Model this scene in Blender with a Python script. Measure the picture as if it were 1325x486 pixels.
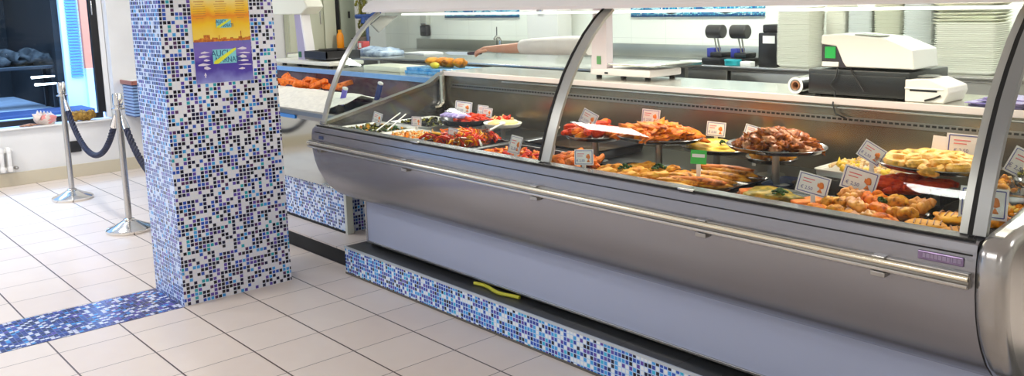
import bpy, bmesh, math, random
from mathutils import Vector, Matrix, noise
random.seed(7)
PI = math.pi
S = bpy.context.scene
COL = S.collection
for o in list(bpy.data.objects):
    bpy.data.objects.remove(o)

# ------------------------------------------------------------------ camera
cd = bpy.data.cameras.new('camera'); cam = bpy.data.objects.new('camera', cd); COL.objects.link(cam)
YAW, PITCH, ROLL, FPX, PPX, PPY = 2.39545141, -0.143996166, -0.0260132046, 1128.33214, 712.17449, 165.277043
fw = Vector((math.cos(YAW)*math.cos(PITCH), math.sin(YAW)*math.cos(PITCH), math.sin(PITCH)))
r0 = Vector((math.sin(YAW), -math.cos(YAW), 0)); u0 = r0.cross(fw)
rt = math.cos(ROLL)*r0 + math.sin(ROLL)*u0; up = -math.sin(ROLL)*r0 + math.cos(ROLL)*u0
M = Matrix((rt, up, -fw)).transposed().to_4x4(); M.translation = Vector((4.5225, -0.9516, 1.5967))
cam.matrix_world = M
cd.sensor_width = 36; cd.sensor_fit = 'HORIZONTAL'; cd.lens = 36*FPX/1325
cd.shift_x = (662.5-PPX)/1325; cd.shift_y = (PPY-243)/1325; cd.clip_start = 0.05
S.camera = cam
# ------------------------------------------------------------------ world, lights, exposure
w = bpy.data.worlds.new('world'); S.world = w; w.use_nodes = True
w.node_tree.nodes['Background'].inputs[0].default_value = (0.35, 0.55, 1.0, 1)
w.node_tree.nodes['Background'].inputs[1].default_value = 1.5
S.view_settings.view_transform = 'Standard'; S.view_settings.look = 'None'
S.view_settings.exposure = 0.0; S.view_settings.gamma = 1.0; S.view_settings.use_curve_mapping = False
def area(name, loc, sx, sy, power, color=(1, 1, 1), rot=(0, 0, 0)):
    l = bpy.data.lights.new(name, 'AREA'); l.shape = 'RECTANGLE'; l.size = sx; l.size_y = sy
    l.energy = power; l.color = color
    o = bpy.data.objects.new(name, l); o.location = loc; o.rotation_euler = rot; COL.objects.link(o); return o
for i, (x, y, p) in enumerate([(-3.4, -1.2, 38), (-0.8, -1.2, 42), (2.0, -2.1, 38), (5.8, -2.9, 26), (-3.4, 0.6, 34), (-2.2, 4.1, 34), (0.6, 3.9, 56), (3.0, 3.9, 56), (5.6, 3.2, 30)]):
    area('ceiling_lamp_light', (x, y, 2.84), 0.75, 0.30, p, (1, 0.97, 0.93))
area('canopy_lamp_light', (1.83, 2.02, 1.525), 3.4, 0.08, 17, (1, 0.86, 0.72))
area('street_fill_light', (-9.0, 2.5, 5.2), 4.0, 6.0, 1500, (0.32, 0.55, 1.0), (0, 0.45, 0))  # unseen lamp added to brighten the pavement and facade outside

# ------------------------------------------------------------------ materials
def new_mat(name):
    m = bpy.data.materials.new(name); m.use_nodes = True; nt = m.node_tree
    return m, nt, nt.nodes['Principled BSDF']
def mat(name, col, rough=0.5, metal=0.0, nscale=0, namt=0.15, spec=0.5, bump=0, emit=None, coat=0, col2=None, detail=4, stretch=None, sss=0):
    m, nt, b = new_mat(name)
    b.inputs['Base Color'].default_value = (*col, 1); b.inputs['Roughness'].default_value = rough
    b.inputs['Metallic'].default_value = metal; b.inputs['Specular IOR Level'].default_value = spec
    b.inputs['Coat Weight'].default_value = coat
    if sss: b.inputs['Subsurface Weight'].default_value = sss; b.inputs['Subsurface Radius'].default_value = (.01, .005, .003)
    if nscale:
        tc = nt.nodes.new('ShaderNodeTexCoord'); n = nt.nodes.new('ShaderNodeTexNoise')
        n.inputs['Scale'].default_value = nscale; n.inputs['Detail'].default_value = detail
        src = tc.outputs['Object']
        if stretch:
            mp = nt.nodes.new('ShaderNodeMapping'); mp.inputs['Scale'].default_value = stretch
            nt.links.new(src, mp.inputs[0]); src = mp.outputs[0]
        nt.links.new(src, n.inputs['Vector'])
        r = nt.nodes.new('ShaderNodeValToRGB')
        c2 = col2 or tuple(max(0, c*(1-namt*2)) for c in col)
        r.color_ramp.elements[0].position = 0.35; r.color_ramp.elements[1].position = 0.65
        r.color_ramp.elements[0].color = (*c2, 1); r.color_ramp.elements[1].color = (*col, 1)
        nt.links.new(n.outputs[0], r.inputs[0]); nt.links.new(r.outputs[0], b.inputs['Base Color'])
        if bump:
            bp = nt.nodes.new('ShaderNodeBump'); bp.inputs['Strength'].default_value = bump; bp.inputs['Distance'].default_value = 0.01
            nt.links.new(n.outputs[0], bp.inputs['Height']); nt.links.new(bp.outputs[0], b.inputs['Normal'])
    if emit:
        b.inputs['Emission Color'].default_value = (*emit[:3], 1); b.inputs['Emission Strength'].default_value = emit[3]
    return m
def math_node(nt, op, a, b=None, c=None):
    n = nt.nodes.new('ShaderNodeMath'); n.operation = op
    for i, v in enumerate((a, b, c)):
        if v is None: continue
        if hasattr(v, 'is_output') or hasattr(v, 'links'): nt.links.new(v, n.inputs[i])
        else: n.inputs[i].default_value = v
    return n.outputs[0]
def mosaic(name, pitch, pwhite, palette, white, grout, gw=0.10, rough=0.18, clump=0.28, aspect=1.0, pearly=0.0):
    """small square glass tiles on a grid of pitch metres, read from UVs in metres"""
    m, nt, b = new_mat(name); L = nt.links
    uv = nt.nodes.new('ShaderNodeUVMap'); sep = nt.nodes.new('ShaderNodeSeparateXYZ'); L.new(uv.outputs[0], sep.inputs[0])
    u = math_node(nt, 'DIVIDE', sep.outputs[0], pitch*aspect); v = math_node(nt, 'DIVIDE', sep.outputs[1], pitch)
    iu = math_node(nt, 'FLOOR', u); iv = math_node(nt, 'FLOOR', v)
    fu = math_node(nt, 'FRACT', u); fv = math_node(nt, 'FRACT', v)
    cmb = nt.nodes.new('ShaderNodeCombineXYZ'); L.new(iu, cmb.inputs[0]); L.new(iv, cmb.inputs[1])
    wn = nt.nodes.new('ShaderNodeTexWhiteNoise'); wn.noise_dimensions = '3D'; L.new(cmb.outputs[0], wn.inputs['Vector'])
    off = nt.nodes.new('ShaderNodeVectorMath'); off.operation = 'ADD'; off.inputs[1].default_value = (31.7, 17.3, 5); L.new(cmb.outputs[0], off.inputs[0])
    wn2 = nt.nodes.new('ShaderNodeTexWhiteNoise'); wn2.noise_dimensions = '3D'; L.new(off.outputs[0], wn2.inputs['Vector'])
    nz = nt.nodes.new('ShaderNodeTexNoise'); nz.inputs['Scale'].default_value = 0.23; nz.inputs['Detail'].default_value = 2; L.new(cmb.outputs[0], nz.inputs['Vector'])
    k = math_node(nt, 'MULTIPLY_ADD', math_node(nt, 'SUBTRACT', nz.outputs[0], 0.5), clump*2, wn.outputs[0])
    isw = math_node(nt, 'LESS_THAN', k, pwhite)
    rp = nt.nodes.new('ShaderNodeValToRGB'); rp.color_ramp.interpolation = 'CONSTANT'
    tot = sum(p[0] for p in palette); acc = 0
    els = rp.color_ramp.elements
    while len(els) > 1: els.remove(els[-1])
    for i, (wt, c) in enumerate(palette):
        e = els[0] if i == 0 else els.new(acc/tot)
        e.position = acc/tot; e.color = (*c, 1); acc += wt
    L.new(wn2.outputs[0], rp.inputs[0])
    mx = nt.nodes.new('ShaderNodeMix'); mx.data_type = 'RGBA'; L.new(isw, mx.inputs[0]); L.new(rp.outputs[0], mx.inputs[6]); mx.inputs[7].default_value = (*white, 1)
    eu = math_node(nt, 'ABSOLUTE', math_node(nt, 'SUBTRACT', fu, 0.5)); ev = math_node(nt, 'ABSOLUTE', math_node(nt, 'SUBTRACT', fv, 0.5))
    e = math_node(nt, 'MAXIMUM', eu, ev); isg = math_node(nt, 'GREATER_THAN', e, 0.5-gw)
    m2 = nt.nodes.new('ShaderNodeMix'); m2.data_type = 'RGBA'; L.new(isg, m2.inputs[0]); L.new(mx.outputs[2], m2.inputs[6]); m2.inputs[7].default_value = (*grout, 1)
    L.new(m2.outputs[2], b.inputs['Base Color'])
    rr = math_node(nt, 'MULTIPLY_ADD', isg, 0.5, rough); L.new(rr, b.inputs['Roughness'])
    b.inputs['Specular IOR Level'].default_value = 0.5
    return m
def tiles(name, px, py, col, col2, gcol_u, gcol_v, gu=0.007, gv=0.004, rough=0.3, ou=0.0, ov=0.0):
    """floor or wall tiles; u runs along UV x; joints at u = const are gu metres wide"""
    m, nt, b = new_mat(name); L = nt.links
    uv = nt.nodes.new('ShaderNodeUVMap'); sep = nt.nodes.new('ShaderNodeSeparateXYZ'); L.new(uv.outputs[0], sep.inputs[0])
    u = math_node(nt, 'DIVIDE', math_node(nt, 'SUBTRACT', sep.outputs[0], ou), px); v = math_node(nt, 'DIVIDE', math_node(nt, 'SUBTRACT', sep.outputs[1], ov), py)
    du = math_node(nt, 'MULTIPLY', math_node(nt, 'PINGPONG', u, 0.5), px); dv = math_node(nt, 'MULTIPLY', math_node(nt, 'PINGPONG', v, 0.5), py)
    mu = math_node(nt, 'LESS_THAN', du, gu/2); mv = math_node(nt, 'LESS_THAN', dv, gv/2)
    cmb = nt.nodes.new('ShaderNodeCombineXYZ'); L.new(math_node(nt, 'FLOOR', u), cmb.inputs[0]); L.new(math_node(nt, 'FLOOR', v), cmb.inputs[1])
    wn = nt.nodes.new('ShaderNodeTexWhiteNoise'); L.new(cmb.outputs[0], wn.inputs['Vector'])
    nz = nt.nodes.new('ShaderNodeTexNoise'); nz.inputs['Scale'].default_value = 9; nz.inputs['Detail'].default_value = 6; L.new(uv.outputs[0], nz.inputs['Vector'])
    f = math_node(nt, 'MULTIPLY_ADD', nz.outputs[0], 0.6, math_node(nt, 'MULTIPLY', wn.outputs[0], 0.5))
    a = nt.nodes.new('ShaderNodeMix'); a.data_type = 'RGBA'; L.new(f, a.inputs[0]); a.inputs[6].default_value = (*col, 1); a.inputs[7].default_value = (*col2, 1)
    c1 = nt.nodes.new('ShaderNodeMix'); c1.data_type = 'RGBA'; L.new(mv, c1.inputs[0]); L.new(a.outputs[2], c1.inputs[6]); c1.inputs[7].default_value = (*gcol_v, 1)
    c2 = nt.nodes.new('ShaderNodeMix'); c2.data_type = 'RGBA'; L.new(mu, c2.inputs[0]); L.new(c1.outputs[2], c2.inputs[6]); c2.inputs[7].default_value = (*gcol_u, 1)
    L.new(c2.outputs[2], b.inputs['Base Color']); b.inputs['Roughness'].default_value = rough
    return m
def glass_mat(name, tint=(0.95, 1, 0.98), gloss=0.012, fres=0.30):
    m = bpy.data.materials.new(name); m.use_nodes = True; nt = m.node_tree; nt.nodes.clear()
    o = nt.nodes.new('ShaderNodeOutputMaterial'); t = nt.nodes.new('ShaderNodeBsdfTransparent'); t.inputs[0].default_value = (*tint, 1)
    g = nt.nodes.new('ShaderNodeBsdfGlossy'); g.inputs['Roughness'].default_value = 0.02
    lw = nt.nodes.new('ShaderNodeLayerWeight'); lw.inputs[0].default_value = 0.5
    pw = nt.nodes.new('ShaderNodeMath'); pw.operation = 'POWER'; nt.links.new(lw.outputs['Facing'], pw.inputs[0]); pw.inputs[1].default_value = 4.0
    ml = nt.nodes.new('ShaderNodeMath'); ml.operation = 'MULTIPLY_ADD'; nt.links.new(pw.outputs[0], ml.inputs[0]); ml.inputs[1].default_value = fres; ml.inputs[2].default_value = gloss
    mx = nt.nodes.new('ShaderNodeMixShader'); nt.links.new(ml.outputs[0], mx.inputs[0]); nt.links.new(t.outputs[0], mx.inputs[1]); nt.links.new(g.outputs[0], mx.inputs[2])
    nt.links.new(mx.outputs[0], o.inputs[0]); return m

NAVY = (0.012, 0.012, 0.05); BLACK = (0.006, 0.006, 0.02); BLUE = (0.03, 0.10, 0.55); SKY = (0.06, 0.38, 0.85); VIO = (0.12, 0.07, 0.42); TEAL = (0.03, 0.40, 0.50); PLUM = (0.09, 0.03, 0.12)
m_pillar = mosaic('pillar_mosaic', 0.0215, 0.31, [(5, NAVY), (4, BLACK), (2, BLUE), (1.6, SKY), (2.5, VIO), (1, TEAL), (1.2, PLUM)], (0.86, 0.88, 0.95), (0.78, 0.82, 0.93), 0.10)
m_plinth = mosaic('plinth_mosaic', 0.0205, 0.20, [(3.2, (0.03, 0.06, 0.40)), (2, NAVY), (1, BLACK), (3.4, BLUE), (3.6, SKY), (2.2, VIO), (1.0, (0.05, 0.5, 0.8))], (0.86, 0.93, 1.0), (0.50, 0.68, 0.95), 0.10)
m_pside_bluelit = mosaic('pillar_side_bluelit_mosaic', 0.0215, 0.22, [(5, (0.05, 0.09, 0.32)), (3, (0.10, 0.18, 0.48)), (2, NAVY), (1.5, SKY), (2, VIO)], (0.62, 0.74, 0.95), (0.55, 0.68, 0.92), 0.10)  # pillar mosaic with blue window light mixed into its tile colours
m_band = mosaic('floor_band_mosaic', 0.0215, 0.24, [(5, (0.02, 0.03, 0.22)), (3, NAVY), (2.4, (0.04, 0.10, 0.42)), (1.2, SKY), (1.5, VIO)], (0.80, 0.84, 0.95), (0.10, 0.12, 0.30), 0.09, clump=0.2)
m_fishmos = mosaic('counter_mosaic', 0.0215, 0.30, [(4, (0.03, 0.05, 0.22)), (2, NAVY), (3, (0.05, 0.14, 0.45)), (1, SKY), (1, VIO)], (0.75, 0.82, 0.95), (0.62, 0.72, 0.9), 0.10)
m_frieze = mosaic('frieze_mosaic', 0.02, 0.05, [(3, (0.03, 0.30, 0.55)), (3, (0.10, 0.55, 0.75)), (2, (0.02, 0.14, 0.40)), (2, (0.35, 0.75, 0.85))], (0.8, 0.95, 1), (0.03, 0.12, 0.22), 0.10, clump=0.0)
m_floor = tiles('floor_tile', 0.3382, 0.33333, (0.86, 0.78, 0.71), (0.79, 0.69, 0.62), (0.16, 0.12, 0.10), (0.07, 0.04, 0.03), 0.0045, 0.0075, 0.32)
m_darktile = tiles('plinth_top_tile', 0.30, 0.30, (0.05, 0.055, 0.06), (0.035, 0.04, 0.045), (0.01, 0.01, 0.01), (0.12, 0.12, 0.12), 0.005, 0.004, 0.35, 0.05, 0.04)
m_walltile = tiles('wall_tile', 0.40, 0.25, (0.90, 0.92, 0.84), (0.88, 0.90, 0.82), (0.68, 0.70, 0.64), (0.70, 0.72, 0.66), 0.003, 0.003, 0.25)
m_wall = mat('white_wall', (0.84, 0.84, 0.83), 0.6, nscale=3, namt=0.03)
m_ceil = mat('ceiling_white', (0.85, 0.85, 0.85), 0.7)
m_base = mat('beige_baseboard', (0.66, 0.60, 0.46), 0.4)
m_white = mat('white_enamel', (0.88, 0.87, 0.84), 0.3)
m_canopy = mat('canopy_white', (0.97, 0.96, 0.95), 0.25)
m_gray = mat('grey_steel_panel', (0.31, 0.31, 0.335), 0.25, 0.75)
m_lav = mat('lavender_grey_panel', (0.42, 0.48, 0.66), 0.42, 0.1)
m_steel = mat('brushed_steel', (0.55, 0.54, 0.52), 0.24, 1.0)
m_steeld = mat('dull_steel', (0.36, 0.35, 0.33), 0.34, 1.0)
m_chrome = mat('chrome', (0.80, 0.78, 0.74), 0.12, 1.0)
m_rail = mat('rail_steel', (0.90, 0.84, 0.66), 0.16, 1.0)
m_black = mat('black_plastic', (0.012, 0.012, 0.014), 0.35)
m_blackgap = mat('black_rubber', (0.006, 0.006, 0.006), 0.7)
m_seal = mat('grey_frame', (0.30, 0.31, 0.31), 0.35, 0.5)
m_glass = glass_mat('clear_glass'); m_rim = mat('frosted_glass_edge', (0.46, 0.47, 0.44), 0.3, 0.3)
m_rope = mat('navy_rope', (0.01, 0.016, 0.06), 0.6, nscale=60, namt=0.3, bump=0.6)

# ------------------------------------------------------------------ mesh helpers
class MB:
    def __init__(s): s.bm = bmesh.new(); s.org = False
    def box(s, x0, y0, z0, x1, y1, z1, bev=0, seg=2, rot=None):
        r = bmesh.ops.create_cube(s.bm, size=1)
        c = Vector(((x0+x1)/2, (y0+y1)/2, (z0+z1)/2))
        bmesh.ops.scale(s.bm, vec=(abs(x1-x0), abs(y1-y0), abs(z1-z0)), verts=r['verts'])
        if bev:
            es = list({e for v in r['verts'] for e in v.link_edges})
            rb = bmesh.ops.bevel(s.bm, geom=es, offset=bev, segments=seg, affect='EDGES', profile=0.5)
            vs = list({v for f in rb['faces'] for v in f.verts} | {v for v in r['verts'] if v.is_valid})
        else: vs = r['verts']
        if rot is not None: bmesh.ops.rotate(s.bm, matrix=rot, verts=vs, cent=(0, 0, 0))
        bmesh.ops.translate(s.bm, vec=c, verts=vs); return s
    def lathe(s, prof, seg=24, c=(0, 0, 0), sx=1, sy=1, mat4=None):
        rings = []
        for r, z in prof:
            if r < 1e-6: rings.append([s.bm.verts.new((c[0], c[1], c[2]+z))])
            else: rings.append([s.bm.verts.new((c[0]+r*sx*math.cos(2*PI*k/seg), c[1]+r*sy*math.sin(2*PI*k/seg), c[2]+z)) for k in range(seg)])
        for a, b in zip(rings, rings[1:]):
            for k in range(seg):
                q = [a[k % len(a)], a[(k+1) % len(a)], b[(k+1) % len(b)], b[k % len(b)]]
                q2 = []
                for v in q:
                    if v not in q2: q2.append(v)
                if len(q2) > 2: s.bm.faces.new(q2)
        if mat4 is not None:
            bmesh.ops.transform(s.bm, matrix=mat4, verts=[v for r_ in rings for v in r_])
        return s
    def tube(s, pts, rad, seg=8, caps=True):
        pts = [Vector(p) for p in pts]; n = len(pts)
        rr = rad if isinstance(rad, (list, tuple)) else [rad]*n
        rings = []; ref = None
        for i, p in enumerate(pts):
            t = (pts[min(i+1, n-1)]-pts[max(i-1, 0)])
            t = t.normalized() if t.length > 0 else Vector((0, 0, 1))
            if ref is None: ref = t.orthogonal().normalized()
            ref = (ref - t*ref.dot(t)); ref = ref.normalized() if ref.length > 1e-6 else t.orthogonal().normalized()
            b = t.cross(ref)
            rings.append([s.bm.verts.new(p+(ref*math.cos(2*PI*k/seg)+b*math.sin(2*PI*k/seg))*rr[i]) for k in range(seg)])
        for a, b in zip(rings, rings[1:]):
            for k in range(seg): s.bm.faces.new((a[k], a[(k+1) % seg], b[(k+1) % seg], b[k]))
        if caps: s.bm.faces.new(rings[0][::-1]); s.bm.faces.new(rings[-1])
        return s
    def prism(s, poly, a, b, axis='x'):
        """closed outline in the other two axes, extruded from a to b along axis"""
        def P(u, v, t): return {'x': (t, u, v), 'y': (u, t, v), 'z': (u, v, t)}[axis]
        A = [s.bm.verts.new(P(u, v, a)) for u, v in poly]; B = [s.bm.verts.new(P(u, v, b)) for u, v in poly]
        n = len(poly); s.bm.faces.new(A); s.bm.faces.new(B[::-1])
        for k in range(n): s.bm.faces.new((A[k], B[k], B[(k+1) % n], A[(k+1) % n]))
        return s
    def blob(s, c, r, sub=2, amp=0.15, freq=3, rot=None, seed=0):
        s.org = True; g = bmesh.ops.create_icosphere(s.bm, subdivisions=sub, radius=1)
        r = Vector(r) if not isinstance(r, (int, float)) else Vector((r, r, r))
        R = rot or Matrix.Identity(3)
        for v in g['verts']:
            d = 1+amp*noise.noise(v.co*freq*0.5+Vector((seed*3.1, seed*1.7, seed*0.9)))*2
            v.co = R @ Vector((v.co.x*r.x*d, v.co.y*r.y*d, v.co.z*r.z*d)) + Vector(c)
        return s
    def ribbon(s, path, x0, x1, th):
        """sheet along X following path [(y,z)], thickness th inward"""
        n = len(path); out = []
        for i, (y, z) in enumerate(path):
            a = Vector(path[max(i-1, 0)]); b = Vector(path[min(i+1, n-1)]); t = (b-a).normalized()
            out.append((y + t.y*th, z - t.x*th))
        poly = list(path)+out[::-1]
        return s.prism(poly, x0, x1, 'x')
    def build(s, name, m, parent=None, loc=(0, 0, 0), smooth=True, rot=(0, 0, 0), bevel=0, angle=0.6):
        if s.org: angle = 3.1
        bm = s.bm; bmesh.ops.recalc_face_normals(bm, faces=bm.faces[:])
        uvl = bm.loops.layers.uv.new('UVMap')
        for f in bm.faces:
            nx, ny, nz = (abs(c) for c in f.normal)
            for l in f.loops:
                p = l.vert.co
                l[uvl].uv = (p.x, p.y) if nz >= nx and nz >= ny else ((p.x, p.z) if ny >= nx else (p.y, p.z))
            f.smooth = smooth
        me = bpy.data.meshes.new(name); bm.to_mesh(me); bm.free()
        if smooth:
            try: me.set_sharp_from_angle(angle=angle)
            except Exception: pass
        me.materials.append(m)
        o = bpy.data.objects.new(name, me); COL.objects.link(o); o.location = loc; o.rotation_euler = rot
        if parent: o.parent = parent
        if bevel:
            md = o.modifiers.new('bevel', 'BEVEL'); md.width = bevel; md.segments = 2; md.limit_method = 'ANGLE'
        return o
def tag(o, label, cat, group=None, kind=None):
    if label: o['label'] = label
    if cat: o['category'] = cat
    if group: o['group'] = group
    if kind: o['kind'] = kind
    return o
def struct(o): o['kind'] = 'structure'; return o
def thing(name, label, cat, loc=(0, 0, 0), rz=0, group=None):
    o = bpy.data.objects.new(name, None); o.empty_display_size = 0.1; COL.objects.link(o); o.location = loc; o.rotation_euler = (0, 0, rz)
    return tag(o, label, cat, group)
def dup(o, loc, rz=None, label=None, group=None, parent=None, rot=None, sc=None):
    c = o.copy(); COL.objects.link(c)
    if parent is not None: c.parent = parent
    else:
        c.location = loc
        if rz is not None: c.rotation_euler = (0, 0, rz)
        if rot is not None: c.rotation_euler = rot
        if sc is not None: c.scale = sc
        if label: c['label'] = label
        if group: c['group'] = group
    for ch in [k for k in bpy.data.objects if k.parent == o and k is not c]: dup(ch, None, parent=c)
    return c

# ------------------------------------------------------------------ room shell
struct(MB().box(-4.9, -4.0, -0.10, 7.6, 5.0, 0).build('floor', m_floor, smooth=False))
struct(MB().box(-5.1, -4.1, 2.9, 7.7, 5.1, 3.0).build('ceiling', m_ceil, smooth=False))
struct(MB().box(-5.1, 5.0, -0.1, 7.7, 5.1, 2.9).build('wall_back', m_walltile, smooth=False))
struct(MB().box(-5.1, -4.1, -0.1, 7.7, -4.0, 2.9).build('wall_front', m_wall, smooth=False))
struct(MB().box(7.6, -4.0, -0.1, 7.7, 5.0, 2.9).build('wall_right', m_wall, smooth=False))
wl = MB().box(-5.15, -4.0, -0.1, -4.9, 1.78, 0.53).box(-5.15, 1.78, -0.1, -4.9, 5.0, 2.9).box(-5.15, -4.0, 2.55, -4.9, 1.78, 2.9)
struct(wl.build('wall_left', m_wall, smooth=False))
struct(MB().box(-4.9, -4.0, 0, -4.885, 2.6, 0.125, 0.003).build('baseboard_left', m_base, smooth=False))
struct(MB().box(-4.95, -4.0, 0.53, -4.86, 1.775, 0.545, 0.003).build('trim_1', m_white, smooth=False))
struct(MB().box(-0.658, -4.0, 0.0, -0.205, 0.672, 0.0025).build('trim_2', m_band, smooth=False))
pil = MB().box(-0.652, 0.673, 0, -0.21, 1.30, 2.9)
po_ = struct(pil.build('trim_3', m_pillar, smooth=False)); po_.data.materials.append(m_pside_bluelit)
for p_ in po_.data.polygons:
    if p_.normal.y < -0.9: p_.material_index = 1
# mosaic friezes on the back wall with waves of lighter tiles
def frieze(name, x0, x1, z0, z1):
    o = struct(MB().box(x0, 4.985, z0, x1, 4.9995, z1).build(name, m_frieze, smooth=False))
    wv = mat('frieze_wave_tile', (0.45, 0.80, 0.88), 0.2); wd = mat('frieze_dark_tile', (0.01, 0.06, 0.16), 0.2)
    b = MB(); n = int((x1-x0)/0.02)
    for k in range(n):
        x = x0+0.01+k*0.02
        for ph in (0, 1.9):
            z = (z0+z1)/2+(z1-z0)*0.28*math.sin(k*0.22+ph*2+ph)
            b.box(x-0.008, 4.981, z-0.008, x+0.008, 4.986, z+0.008)
    b.build('wave_tiles', wv, o, smooth=False)
    b = MB()
    for k in range(n):
        x = x0+0.01+k*0.02; b.box(x-0.008, 4.981, z0, x+0.008, 4.986, z0+0.016)
    b.build('border_tiles', wd, o, smooth=False)
frieze('trim_4', -3.62, -2.34, 1.44, 1.56)
frieze('trim_5', -0.79, 0.61, 1.437, 1.56)

# window 1: black frame, pane, seen street beyond
win = MB().box(-5.10, -4.0, 0.545, -5.04, 1.70, 0.60, 0.004).box(-5.10, 1.66, 0.60, -5.04, 1.735, 2.55, 0.004).box(-5.10, -4.0, 2.50, -5.04, 1.66, 2.55, 0.004).box(-5.10, -1.6, 0.60, -5.04, -1.53, 2.5, 0.004)
wo = struct(win.build('window_1', m_black, smooth=False))
MB().box(-5.075, -3.95, 0.60, -5.069, 1.66, 2.5).build('pane', m_glass, wo, smooth=False)
MB().box(-5.09, 1.73, 0.545, -5.02, 1.775, 2.55, 0.003).build('jamb_cover', m_white, wo, smooth=False)
MB().box(-5.035, 1.672, 1.58, -5.01, 1.684, 1.72, 0.004).build('handle', m_chrome, wo)
# ------------------------------------------------------------------ the street outside
m_pave = mat('pavement', (0.62, 0.66, 0.74), 0.6, nscale=4, namt=0.1)
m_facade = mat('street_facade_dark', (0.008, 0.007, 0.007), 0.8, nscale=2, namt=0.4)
m_salmon = mat('salmon_plaster', (0.85, 0.24, 0.12), 0.7)
m_bluewhite = mat('pale_plaster', (0.72, 0.80, 0.92), 0.7)
struct(MB().box(-16, -8, -0.12, -5.15, 8, -0.02).build('trim_6', m_pave, smooth=False))
kerb = MB().box(-12.0, -2.0, -0.02, -11.25, 3.3, 0.03, 0.01)
tag(kerb.build('kerb', mat('blue_kerb', (0.03, 0.05, 0.13), 0.6), smooth=False), 'low dark blue kerb slab lying on the street outside the window', 'kerb')
bld = thing('building', 'building across the street with dark archway, blue louvres and a salmon pier', 'building', (-12.1, 2, -0.02))
MB().box(-3.6, -10, 0, -3.5, 1.1, 4.2).box(-3.5, 1.0, 0, 0, 1.1, 4.2).box(-3.5, -10, 2.6, -2.6, 1.1, 4.2).build('dark_archway', m_facade, bld, smooth=False)
PO = 1.12
lv = MB().box(0, PO-0.02, 0, 0.12, PO+0.27, 4.2)
lvo = lv.build('wall', m_bluewhite, bld, smooth=False)
lo = MB()
for k in range(44): lo.box(0.12, PO+0.06, 0.55+k*0.05, 0.16, PO+0.24, 0.575+k*0.05)
lo.build('louvre_shutter', mat('blue_louvre', (0.12, 0.32, 0.60), 0.5), bld, smooth=False)
MB().box(0, PO+0.27, 0.68, 0.22, PO+0.62, 4.2).build('salmon_pier', m_salmon, bld, smooth=False)
MB().box(0, PO+0.27, 0, 0.24, PO+0.62, 0.68).build('pier_base', m_bluewhite, bld, smooth=False)
MB().box(0, PO+0.62, 0, 0.1, PO+3.8, 4.2).build('side_wall', m_bluewhite, bld, smooth=False)
# glowing strips put in for two reflections of lights in the dark archway
m_glint = mat('reflection_glow', (1, 1, 1), 0.5, emit=(0.95, 0.97, 1, 5))
for k, (z, y) in enumerate([(0.555, 2.62), (0.43, 2.66)]):
    t = thing('reflection_strip', ['upper', 'lower'][k]+' of two thin white glowing strips imitating light reflections in the dark archway', 'reflection', (-12.1, y, z))
    MB().tube([(0, -0.02, 0), (0, 0.33, 0)], [0.022, 0.012], 8).build('reflection_glow', m_glint, t)
    MB().box(-0.08, -0.03, -0.02, -0.03, 0.35, 0.02, 0.005).build('strip_back', m_black, t, smooth=False)
cl = MB()
for k in range(9): cl.blob((0.1*math.sin(k), -0.6+k*0.11, 0.05*math.cos(k*2)), (0.25, 0.16, 0.12), 2, 0.4, 4, seed=k)
tag(cl.build('market_cover', mat('grey_cloth', (0.06, 0.055, 0.05), 0.9, nscale=8, namt=0.4), loc=(-12.6, 2.6, 0.86)), 'crumpled pale grey cover heaped on a stall in the dark archway', 'cover')
st = thing('market_stall', 'dark stall table under the crumpled grey cover outside', 'table', (-12.6, 2.6, -0.02))
MB().box(-0.35, -0.95, 0.70, 0.35, 0.45, 0.76, 0.01).build('tabletop', m_black, st, smooth=False)
for sx in (-0.3, 0.3):
    for sy in (-0.85, 0.38): MB().box(sx-0.03, sy-0.03, 0, sx+0.03, sy+0.03, 0.70, 0.004).build('leg', m_black, st, smooth=False)

# radiator below the window
rad = thing('radiator', 'white cast column radiator on the wall under the window', 'radiator', (-4.84, 0.79, 0.13))
b = MB()
for k in range(9):
    y = -k*0.062
    b.box(-0.045, y-0.022, 0.015, 0.045, y+0.022, 0.075, 0.015).box(-0.045, y-0.022, 0.19, 0.045, y+0.022, 0.245, 0.015)
    b.box(-0.040, y-0.017, 0.05, -0.012, y+0.017, 0.22, 0.008).box(0.012, y-0.017, 0.05, 0.040, y+0.017, 0.22, 0.008)
b.box(-0.012, -0.5, 0.20, 0.012, 0.0, 0.23).box(-0.012, -0.5, 0.035, 0.012, 0, 0.06)
b.build('columns', m_white, rad)
MB().tube([(0, 0.0, 0.048), (0, 0.055, 0.048)], 0.012, 10).tube([(-0.055, 0.052, 0.048), (0.02, 0.052, 0.048)], 0.009, 8).blob((0.02, 0.052, 0.048), 0.017, 2, 0.05).build('valve', m_steeld, rad)
MB().tube([(0, 0.0, 0.215), (0, 0.035, 0.215)], 0.016, 10).build('end_plug', m_white, rad)
for y in (-0.28, -0.05): MB().box(-0.058, y-0.02, 0.10, -0.04, y+0.02, 0.13).build('bracket', m_white, rad, smooth=False)
tag(MB().box(0, -0.06, -0.055, 0.025, 0.06, 0.055, 0.005).build('wall_outlet_box', m_black, loc=(-4.90, 1.365, 0.305)), 'small black junction box on the white wall behind the blue rope', 'outlet')

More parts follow.
